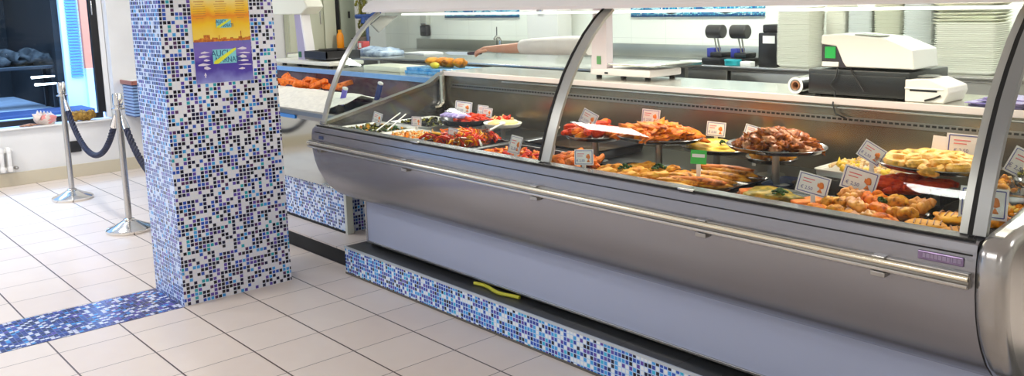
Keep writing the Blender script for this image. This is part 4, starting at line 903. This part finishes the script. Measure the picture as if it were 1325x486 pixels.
MB().box(0.14, 0.02, 0.1365, 0.25, 0.10, 0.1405, 0.001, rot=Matrix.Rotation(0.06, 3, 'Y')).build('top_slot', mat('smoked_grey', (0.18, 0.18, 0.14), 0.2), reg, smooth=False)
tag(MB().tube([(2.70, 2.352, SH+0.125), (2.695, 2.345, SH+0.08), (2.675, 2.34, SH+0.05), (2.70, 2.335, SH+0.02), (2.72, 2.281, SH-0.02), (2.735, 2.278, SH-0.06), (2.78, 2.278, SH-0.075)], 0.0035, 6).tube([(2.755, 2.352, SH+0.118), (2.79, 2.345, SH+0.07), (2.82, 2.34, SH+0.03)], 0.0025, 6).build('printer_cable', m_black), 'thin black cable hanging from the printer over the shelf edge', 'cable')
lp = thing('label_printer', 'small cream label printer beside the black cash drawer', 'printer', (2.985, 2.35, SH))
MB().prism([(0.0, 0.0), (0.15, 0.0), (0.168, 0.04), (0.164, 0.062), (0.09, 0.090), (0.0, 0.085)], 0.0, 0.18, 'y').build('printer_body', mat('printer_cream', (0.86, 0.80, 0.76), 0.35), lp, bevel=0.004)
MB().box(0.02, -0.002, 0.042, 0.125, 0.002, 0.049).build('paper_slot', m_black, lp, smooth=False)
MB().box(0.0, -0.004, 0.050, 0.150, 0.0, 0.056, 0.001).build('front_ridge', m_sp, lp, smooth=False)
MB().box(0.03, 0.04, 0.0945, 0.09, 0.12, 0.098, 0.001).build('top_window', mat('grey_window', (0.2, 0.2, 0.18), 0.3), lp, smooth=False)
MB().tube([(0.08, -0.003, 0.008), (0.115, -0.004, 0.018), (0.14, -0.003, 0.030)], 0.004, 6).build('front_cable', m_black, lp)
rl_ = thing('foil_roll', 'roll of shiny film with an open brown core left of the black cash drawer', 'roll', (2.50, 2.36, SH+0.036), 0)
RY = Matrix.Rotation(-PI/2, 4, 'X')
MB().lathe([(0.019, 0.0), (0.036, 0.0), (0.037, 0.004), (0.037, 0.30), (0.036, 0.304), (0.019, 0.304)], 28, mat4=RY).build('rolled_film', m_steel, rl_)
MB().lathe([(0.015, -0.004), (0.020, -0.004), (0.020, 0.308), (0.015, 0.308), (0.015, -0.004)], 24, mat4=RY).build('cardboard_core', mat('cardboard', (0.40, 0.17, 0.08), 0.8), rl_)
MB().lathe([(0.026, -0.003), (0.036, -0.003), (0.036, 0.0)], 24, mat4=RY).build('white_end_ring', m_sp, rl_)
m_leaf = mat('violet_print', (0.06, 0.05, 0.28), 0.4, nscale=22, col2=(0.45, 0.35, 0.65))
rr = random.Random(5)
P_lf = Pool([lambda: MB().box(-0.075, -0.10, 0, 0.075, 0.10, 0.004, 0.001).build('leaflet', m_leaf, smooth=False)])
for k in range(7): P_lf.put(0, (3.32+rr.uniform(-.03, .03)+0.012*k, 2.42+rr.uniform(-.02, .02), SH+0.0045*k+0.0003), (0, 0, rr.uniform(-.35, .35)+1.2), 'violet printed leaflet in the loose pile at the right of the rear shelf', 'leaflet', 'pile of violet leaflets')

# ------------------------------------------------------------------ rear counter along the back wall
bc = thing('back_counter', 'long steel work counter along the back wall', 'counter', (0.0, 4.7, 0.10))
MB().box(-4.2, -0.30, 0.955, 5.6, 0.286, 0.99, 0.003).build('worktop', m_steel, bc)
MB().box(-4.2, 0.276, 0.99, 5.6, 0.286, 1.10, 0.002).build('splashback', mat('splash_steel', (0.50, 0.51, 0.45), 0.3, 0.8, nscale=2, namt=0.1), bc)
for k in range(8): MB().box(-4.15+k*1.21, -0.27, 0.02, -2.97+k*1.21, 0.28, 0.955, 0.004).build('cupboard_front', m_steeld, bc)
def dispenser(x, label):
    t = thing('tape_dispenser', label, 'dispenser', (x, 4.56, 1.09), 0, None)
    MB().box(-0.08, -0.10, 0, 0.10, 0.12, 0.05, 0.01).box(-0.03, -0.06, 0.05, 0.08, 0.08, 0.09, 0.01).build('base', m_black, t)
    MB().tube([(0.0, 0, 0.08), (-0.03, 0, 0.20)], 0.006, 8).tube([(0.025, 0, 0.08), (0.0, 0, 0.20)], 0.006, 8).build('stem', m_steeld, t)
    MB().lathe([(0, 0), (0.045, 0), (0.052, 0.006), (0.052, 0.134), (0.045, 0.14), (0, 0.14)], 24, mat4=Matrix.Translation((-0.085, 0, 0.245)) @ Matrix.Rotation(PI/2, 4, 'Y')).build('head', mat('dark_grey_plastic', (0.03, 0.028, 0.028), 0.35), t)
    MB().box(-0.075, -0.035, 0.05, -0.01, 0.06, 0.12, 0.004).build('blue_box', mat('cobalt', (0.03, 0.04, 0.30), 0.4), t)
dispenser(0.475, 'black cylinder head device on a stand, left one on the back counter')
dispenser(0.695, 'black cylinder head device on a stand, right one beside the black box')
MBt = thing('card_terminal_box', 'tall black box with a white label against the foam trays', 'box', (0.955, 4.60, 1.09))
MB().box(-0.075, -0.10, 0, 0.085, 0.08, 0.24, 0.008).build('lower_body', m_black, MBt)
MB().box(-0.055, -0.08, 0.24, 0.085, 0.08, 0.30, 0.012).build('upper_body', m_black, MBt)
MB().box(-0.035, -0.103, 0.165, 0.065, -0.099, 0.22).build('white_label', m_sp, MBt, smooth=False)
tt = thing('tape_roll', 'teal round tub on the back counter below the right black head', 'tub', (0.70, 4.45, 1.09))
MB().lathe([(0, 0), (0.06, 0), (0.065, 0.006), (0.065, 0.034), (0, 0.034)], 24).build('tub_body', mat('teal_plastic', (0.02, 0.38, 0.45), 0.3), tt)
MB().lathe([(0.0, 0.034), (0.068, 0.034), (0.068, 0.044), (0, 0.046)], 24).build('lid', mat('teal_lid', (0.03, 0.45, 0.52), 0.3), tt)
tag(MB().box(-0.045, -0.03, 0, 0.045, 0.03, 0.035, 0.003).build('white_carton', m_sp, loc=(0.83, 4.44, 1.09)), 'small white carton beside the teal tub', 'box')
tag(MB().prism([(-0.10, -0.06), (0.08, -0.07), (0.11, 0.03), (-0.05, 0.06)], 0, 0.02, 'z').build('folded_cloth', m_sp, loc=(0.28, 4.52, 1.09), bevel=0.006), 'white folded cloth on the back counter left of the black devices', 'cloth')
# stacks of foam trays: every tray its own object
m_foam = mat('foam_cream', (0.95, 0.94, 0.84), 0.5); m_foam2 = mat('foam_blueish', (0.86, 0.89, 0.86), 0.5); m_foam3 = mat('foam_olive', (0.80, 0.80, 0.66), 0.35)  # foam colours: cream, bluish white and greyish olive
def foam_tray(w_, d, h, m):
    b = MB(); rings = []
    for f, z in ((0.84, 0.0), (0.97, h*0.85), (1.0, h), (1.0, h+0.003), (0.96, h+0.002), (0.83, 0.003)):
        ring = []
        for q, (sx, sy) in enumerate(((1, 1), (-1, 1), (-1, -1), (1, -1))):
            for k in range(4):
                a = q*PI/2+k*PI/6; r = 0.02; ring.append(b.bm.verts.new((sx*(w_/2*f-r)+r*math.cos(a), sy*(d/2*f-r)+r*math.sin(a), z)))
        rings.append(ring)
    for a, c in zip(rings, rings[1:]):
        for k in range(16): b.bm.faces.new((a[k], a[(k+1) % 16], c[(k+1) % 16], c[k]))
    b.bm.faces.new(rings[0][::-1]); b.bm.faces.new(rings[-1])
    return b.build('foam_tray', m)
def stack(x, y, w_, d, z0, z1, step, m, label, group, jit=0.002, h=0.020):
    rr = random.Random(int(x*777)); p = None; z = z0; k = 0
    while z < z1:
        if p is None: o = p = foam_tray(w_, d, h, m)
        else: o = p.copy(); COL.objects.link(o)
        o.location = (x+rr.uniform(-jit, jit), y+rr.uniform(-jit, jit), z); o.rotation_euler = (0, 0, rr.uniform(-jit, jit)*3)
        tag(o, label, 'tray', group); z += step
BZ = 1.091
stack(1.18, 4.58, 0.27, 0.22, BZ, 1.50, 0.0125, m_foam, 'cream foam tray in the tall stack beside the black box', 'leftmost stack of foam trays')
stack(1.415, 4.72, 0.15, 0.20, BZ, 1.53, 0.0125, m_foam, 'cream foam tray in the narrow stack, second from the left', 'second stack of foam trays')
stack(1.595, 4.72, 0.17, 0.20, BZ, 1.49, 0.0125, m_foam2, 'pale foam tray in the third stack from the left', 'third stack of foam trays')
stack(1.795, 4.72, 0.20, 0.20, BZ, 1.59, 0.0125, m_foam3, 'greyish foam tray in the stack with a shiny olive side, fourth from the left', 'fourth stack of foam trays')
stack(2.02, 4.68, 0.20, 0.22, BZ, 1.60, 0.0125, m_foam2, 'bluish white foam tray in the fifth stack from the left', 'fifth stack of foam trays')
stack(2.345, 4.62, 0.37, 0.26, BZ, 1.38, 0.0125, m_foam, 'wide cream foam tray in the lower part of the biggest stack', 'lower part of the biggest tray stack', h=0.022)
stack(2.34, 4.62, 0.38, 0.27, 1.385, 1.66, 0.020, m_foam3, 'wide glossy tray in the upper loose part of the biggest stack', 'upper part of the biggest tray stack', 0.008, h=0.016)
pr_ = MB().tube([(0, 0, 0.018), (0.18, 0.02, 0.018)], 0.018, 14)
tag(pr_.build('paper_roll', m_sp, loc=(2.62, 4.50, 1.09)), 'white paper roll lying right of the biggest tray stack', 'roll')
# wall devices
sd = thing('soap_dispenser', 'black square soap dispenser on the white wall above the sink', 'dispenser', (-3.99, 4.999, 1.23))
MB().box(-0.07, -0.07, 0, 0.07, 0, 0.13, 0.02).build('body', m_black, sd); MB().box(-0.04, -0.075, 0.02, 0.04, -0.068, 0.05, 0.003).build('front_lever', m_blackgap, sd)
td = thing('towel_holder', 'grey towel holder on the wall above the black soap dispenser', 'dispenser', (-3.99, 4.999, 1.36))
MB().box(-0.065, -0.06, 0, 0.065, 0, 0.14, 0.015).build('body', mat('grey_holder', (0.60, 0.62, 0.55), 0.4), td); MB().box(-0.05, -0.064, 0.004, 0.05, -0.058, 0.02, 0.002).build('lower_slot', m_seal, td)
tp = thing('tap', 'tall chrome sink tap standing on the back counter', 'tap', (-2.42, 4.80, 1.09))
MB().lathe([(0, 0), (0.03, 0), (0.03, 0.02), (0.018, 0.03), (0, 0.03)], 16).build('base', m_chrome, tp)
MB().tube([(0, 0, 0.02), (0, 0, 0.12), (0.01, -0.03, 0.16), (0.04, -0.09, 0.165), (0.05, -0.12, 0.14)], 0.014, 10).build('spout', m_chrome, tp)
MB().tube([(-0.06, 0, 0.02), (-0.055, 0, 0.26)], 0.005, 8).build('lever_rod', m_black, tp)
wc = thing('wall_cabinet', 'white tiled boiler column on the back wall between the two blue friezes', 'cabinet', (-1.78, 4.86, 1.10))
MB().box(-0.22, -0.06, 0, 0.22, 0.13, 0.9, 0.006).build('body', m_white, wc); MB().box(-0.06, -0.075, 0.38, 0.02, -0.058, 0.42, 0.004).build('handle', m_steel, wc)

# ------------------------------------------------------------------ far left: cupboards, plants, second scale
cu = thing('tall_cupboard', 'tall cream cupboard with three doors against the left wall behind the counter', 'cupboard', (-4.895, 3.95, 0.10))
MB().box(0, -0.30, 0, 0.10, 0.56, 2.5, 0.004).build('carcass', mat('cream_green_paint', (0.52, 0.54, 0.38), 0.45), cu)
for k, (a, c) in enumerate([(-0.29, -0.115), (-0.10, 0.135), (0.15, 0.30)]): MB().box(0.10, a, 0.02, 0.118, c, 2.48, 0.004).build('door', mat('cream_green_door', (0.60, 0.62, 0.46), 0.4), cu)
MB().box(0.10, 0.31, 0, 0.125, 0.345, 2.5).build('dark_gap', m_blackgap, cu, smooth=False)
d4 = MB().box(0.10, 0.36, 0.02, 0.12, 0.555, 2.48, 0.003).build('grey_door', mat('sage_door', (0.36, 0.40, 0.30), 0.45), cu)
MB().box(0.12, 0.46, 1.36, 0.135, 0.485, 1.44, 0.004).build('lock_plate', m_black, d4)
for k in range(2): MB().box(0.118, -0.13+0.22*k, 1.30, 0.13, -0.12+0.22*k, 1.50, 0.002).build('handle', m_steel, cu)
pl = thing('dried_plant_bouquet', 'dried green plant bundle tied with a blue ribbon in the far corner', 'plant', (-4.45, 4.42, 1.12))
b = MB(); rr = random.Random(2)
for k in range(110):
    a = rr.uniform(0, 6.28); h = rr.uniform(0.1, 0.75); r_ = 0.02+0.13*h*rr.random()
    b.tube([(0, 0, 0.05), (r_*0.4*math.cos(a), r_*0.4*math.sin(a), h*0.6), (r_*math.cos(a), r_*math.sin(a), h)], [0.003, 0.003, 0.001], 4)
    b.blob((r_*math.cos(a), r_*math.sin(a), h), (0.016, 0.016, 0.022), 1, 0.5, 5, seed=k)
b.build('foliage', mat('dried_green', (0.32, 0.30, 0.05), 0.8, nscale=12, col2=(0.10, 0.11, 0.02)), pl)
MB().lathe([(0, 0), (0.06, 0), (0.075, 0.12), (0.06, 0.13), (0, 0.13)], 16).build('pot', mat('brown_pot', (0.16, 0.10, 0.05), 0.6), pl)
m_rib = mat('navy_ribbon', (0.03, 0.08, 0.28), 0.4)
b = MB().lathe([(0.055, -0.025), (0.062, 0), (0.055, 0.025)], 20, c=(0, 0, 0.36), sx=1.6, sy=1.6).tube([(0.09, 0.02, 0.36), (0.12, 0.10, 0.39), (0.12, 0.16, 0.40)], [0.014, 0.028, 0.02], 8).tube([(0.09, 0.0, 0.36), (0.12, -0.07, 0.33), (0.13, -0.09, 0.28)], [0.014, 0.03, 0.02], 8).tube([(0.09, 0, 0.35), (0.13, -0.03, 0.2), (0.12, -0.02, 0.05)], [0.012, 0.02, 0.016], 8)
b.build('blue_ribbon', m_rib, pl)
sh_ = thing('plant_shelf', 'dark narrow side shelf carrying the plant and the orange bottle', 'shelf', (-4.50, 4.28, 0.10))
MB().box(-0.24, -0.30, 0.98, 0.24, 0.24, 1.02, 0.004).build('shelf_board', mat('dark_board', (0.06, 0.055, 0.045), 0.5), sh_); MB().box(-0.22, -0.28, 0, 0.22, 0.2, 0.98).build('body', m_steeld, sh_, smooth=False)
ob = thing('orange_bottle', 'bright orange bottle standing by the dried plant in the corner', 'bottle', (-4.65, 4.22, 1.12))
MB().lathe([(0, 0), (0.038, 0), (0.042, 0.01), (0.042, 0.14), (0.030, 0.17), (0.018, 0.18), (0, 0.18)], 20).build('bottle_body', mat('orange_plastic', (0.95, 0.32, 0.01), 0.3), ob)
MB().lathe([(0.02, 0.175), (0.022, 0.18), (0.022, 0.21), (0, 0.212)], 16).build('cap', mat('orange_cap', (0.95, 0.42, 0.03), 0.3), ob)

FS = 1.10
s2 = thing('weighing_scale', 'white scale with slanted head and black pan on the fish counter', 'scale', (-2.62, 2.62, FS))
MB().box(-0.32, -0.06, 0.018, 0.72, 0.26, 0.05, 0.008).build('scale_body', mat('scale_cream', (0.80, 0.80, 0.68), 0.3), s2)
MB().prism([(0.03, 0.05), (0.175, 0.05), (0.10, 0.46), (0.0, 0.46)], 0.02, 0.10, 'y').build('column', mat('column_violet_grey', (0.42, 0.38, 0.52), 0.3), s2)
MB().prism([(0.175, 0.05), (0.20, 0.05), (0.125, 0.46), (0.10, 0.46)], 0.02, 0.10, 'y').build('column_edge', m_white, s2)
MB().prism([(-0.36, 0.44), (0.16, 0.44), (0.28, 0.50), (0.05, 0.78), (-0.40, 0.78), (-0.42, 0.55)], 0.0, 0.16, 'y').build('display_head', mat('head_cream', (0.82, 0.82, 0.68), 0.35), s2, bevel=0.01)
MB().box(-0.32, -0.006, 0.58, -0.04, 0.0, 0.74, 0.003).build('screen', mat('blue_screen', (0.05, 0.25, 0.70), 0.3, emit=(0.10, 0.38, 0.85, 0.8)), s2, smooth=False)
MB().box(0.05, 0.012, 0.07, 0.09, 0.02, 0.12).build('green_sticker', mat('sticker_green_dark', (0.02, 0.14, 0.05), 0.4), s2, smooth=False)
pn = MB().box(0.22, -0.02, 0.06, 0.60, 0.30, 0.075, 0.004).box(0.22, -0.02, 0.075, 0.60, -0.008, 0.13).box(0.22, 0.288, 0.075, 0.60, 0.30, 0.13).box(0.22, -0.02, 0.075, 0.232, 0.30, 0.13).box(0.588, -0.02, 0.075, 0.60, 0.30, 0.13)
pn.build('weighing_pan', m_black, s2)
for x, y in ((-0.2, 0), (0.62, 0), (-0.2, 0.2), (0.62, 0.2), (0.08, 0.0)): MB().lathe([(0, 0), (0.02, 0), (0.02, 0.018), (0, 0.018)], 10, c=(x, y, 0)).build('foot', m_black, s2)
m_brd = mat('cutting_board', (0.86, 0.86, 0.66), 0.4)
tag(MB().box(-0.26, -0.11, 0, 0.26, 0.13, 0.04, 0.008).build('cutting_board', m_brd, loc=(-1.24, 2.74, FS)), 'thick cream cutting board left of the blue film pack', 'cutting board')
tag(MB().box(-0.35, -0.14, 0, 0.35, 0.14, 0.03, 0.006).build('cutting_board', m_brd, loc=(-3.0, 3.05, 1.13)), 'cream board seen beside the pillar, left of the scale', 'cutting board')
m_blt = mat('blue_film_pack', (0.06, 0.35, 0.80), 0.25, nscale=30, col2=(0.25, 0.60, 0.95), bump=0.3)
fp = thing('blue_paper_pack', 'flat bright blue pack of wrapping paper under the bread', 'pack', (-0.64, 2.76, FS))
MB().box(-0.28, -0.13, 0, 0.30, 0.15, 0.022, 0.004).build('lower_pack', m_blt, fp); MB().box(-0.27, -0.12, 0.023, 0.29, 0.15, 0.045, 0.004).build('upper_pack', m_blt, fp)
ttl = thing('tray_pack', 'blue and white wrapped towel pack on the shelf behind the left glass', 'pack', (-2.70, 3.52, 1.13), 0.0)
b = MB()
for k in range(5): b.blob((0.06*k-0.15, 0, 0.03), (0.09, 0.15, 0.045), 3, 0.25, 5, seed=k+40)
b.box(-0.26, -0.14, 0, 0.24, 0.14, 0.05, 0.02)
b.build('wrapped_towels', mat('towel_wrap', (0.62, 0.72, 0.82), 0.35, nscale=14, col2=(0.16, 0.24, 0.42)), ttl)
ws = thing('rear_work_table', 'steel work table behind the fish counter carrying the towel pack', 'table', (-1.8, 3.7, 0.10))
MB().box(-2.4, -0.38, 1.0, 2.4, 0.5, 1.03, 0.003).build('tabletop', m_steel, ws)
for x in (-2.3, 2.3):
    for y in (-0.34, 0.42): MB().box(x-0.02, y-0.02, 0, x+0.02, y+0.02, 1.0).build('leg', m_steeld, ws, smooth=False)
tag(MB().prism([(-0.2, -0.12), (0.18, -0.14), (0.22, 0.05), (0.0, 0.13), (-0.19, 0.09)], 0, 0.018, 'z').build('white_wrapping_paper', m_sp, loc=(-2.4, 3.85, 1.13), bevel=0.004), 'loose white wrapping paper right of the towel pack', 'paper')
rdb = thing('red_spice_box', 'small red box standing behind the towel pack', 'box', (-3.85, 4.05, 1.13))
MB().box(-0.06, -0.04, 0, 0.06, 0.04, 0.09, 0.004).build('red_box', mat('red_carton', (0.62, 0.04, 0.04), 0.4), rdb); MB().box(-0.035, -0.042, 0.02, 0.015, -0.0395, 0.07).build('white_label', m_sp, rdb, smooth=False)
gb = thing('grey_canister', 'small leaning grey canister left of the red box', 'canister', (-4.0, 4.02, 1.13)); MB().lathe([(0, 0), (0.03, 0), (0.03, 0.10), (0.024, 0.11), (0, 0.11)], 16).build('canister_body', m_seal, gb); MB().lathe([(0.0, 0.11), (0.026, 0.11), (0.026, 0.125), (0, 0.125)], 16).build('lid', m_black, gb)
P_bd = Pool([lambda: MB().blob((0, 0, 0), (0.085, 0.038, 0.034), 3, 0.12, 3, seed=4).build('bread_roll', food_mat('bread_crust', (0.92, 0.55, 0.12), (0.75, 0.30, 0.04), sc=14))])
for k in range(4): P_bd.put(0, (-0.75+0.10*k, 2.77+0.02*(k % 2), FS+0.082), (0, 0.12, 1.9), 'golden bread roll lying on the blue wrapping pack', 'bread', 'bread rolls on the blue pack')
tag(MB().blob((0, 0, 0), (0.045, 0.03, 0.022), 2, 0.1).build('lemon_half', mat('lemon', (0.95, 0.78, 0.05), 0.4, nscale=50, namt=0.05), loc=(-0.58, 2.665, FS+0.068)), 'yellow lemon half in front of the bread rolls', 'lemon')

# ------------------------------------------------------------------ the arm of a server with a knife
m_skin = mat('skin', (0.78, 0.42, 0.28), 0.45, nscale=12, col2=(0.72, 0.34, 0.22), sss=0.1)
per = thing('person', 'forearm and hand in a white sleeve holding a dark handled knife over the bread', 'person', (-0.02, 2.95, 1.19))
def skinned(pts, name, m, parent, lv=2):
    """pts: {id: (pos, radius, parent id)}"""
    me = bpy.data.meshes.new(name); ids = list(pts); vs = [pts[i][0] for i in ids]; es = [(ids.index(i), ids.index(pts[i][2])) for i in ids if pts[i][2] is not None]
    me.from_pydata(vs, es, []); o = bpy.data.objects.new(name, me); COL.objects.link(o); o.parent = parent
    md = o.modifiers.new('skin', 'SKIN'); md.use_smooth_shade = True
    for i, sv in zip(ids, me.skin_vertices[0].data): r_ = pts[i][1]; sv.radius = (r_, r_) if not isinstance(r_, tuple) else r_; sv.use_root = pts[i][2] is None
    s_ = o.modifiers.new('subdivision', 'SUBSURF'); s_.levels = lv; s_.render_levels = lv
    me.materials.append(m); return o
A = {'elbow': ((0.10, 0.0, 0.105), 0.042, None), 'mid': ((-0.02, -0.02, 0.095), 0.037, 'elbow'), 'wrist': ((-0.17, -0.06, 0.090), 0.027, 'mid'), 'palm': ((-0.225, -0.075, 0.090), (0.034, 0.020), 'wrist'), 'palm2': ((-0.265, -0.088, 0.088), (0.036, 0.018), 'palm')}
skinned(A, 'forearm', m_skin, per)
for k in range(4):
    b0 = Vector((-0.270, -0.062-0.017*k, 0.094-0.006*k)); L_ = (0.030, 0.034, 0.032, 0.025)[k]
    skinned({'a': (tuple(b0+Vector((0.03, 0.0, -0.002))), 0.009, None), 'b': (tuple(b0), 0.0095, 'a'), 'c': (tuple(b0+Vector((-L_, -0.006, -0.006))), 0.0088, 'b'), 'd': (tuple(b0+Vector((-L_*1.25, -0.012, -0.026))), 0.008, 'c'), 'e': (tuple(b0+Vector((-L_*0.8, -0.010, -0.042))), 0.007, 'd')}, 'finger', m_skin, per)
skinned({'a': ((-0.20, -0.095, 0.082), 0.012, None), 'b': ((-0.235, -0.125, 0.072), 0.011, 'a'), 'c': ((-0.268, -0.135, 0.062), 0.0095, 'b'), 'd': ((-0.295, -0.130, 0.056), 0.008, 'c')}, 'thumb', m_skin, per)
MB().tube([(0.06, 0.0, 0.105), (0.15, 0.01, 0.110), (0.38, 0.03, 0.118), (0.66, 0.05, 0.125)], [0.048, 0.054, 0.060, 0.064], 18).build('sleeve', mat('white_sleeve', (0.88, 0.80, 0.76), 0.7, nscale=9, namt=0.04), per)
kn = thing('knife', 'kitchen knife with dark handle in the hand above the bread rolls', 'knife', (-0.32, 2.85, 1.248), 0.25)
MB().tube([(0.03, 0, 0.004), (-0.06, 0, 0.0), (-0.09, 0, -0.002)], [0.011, 0.012, 0.008], 10).build('handle', mat('dark_handle', (0.05, 0.02, 0.03), 0.35), kn)
MB().prism([(-0.09, 0.01), (-0.09, -0.014), (-0.26, -0.012), (-0.30, 0.004), (-0.26, 0.010)], -0.001, 0.001, 'y').build('blade', m_chrome, kn)
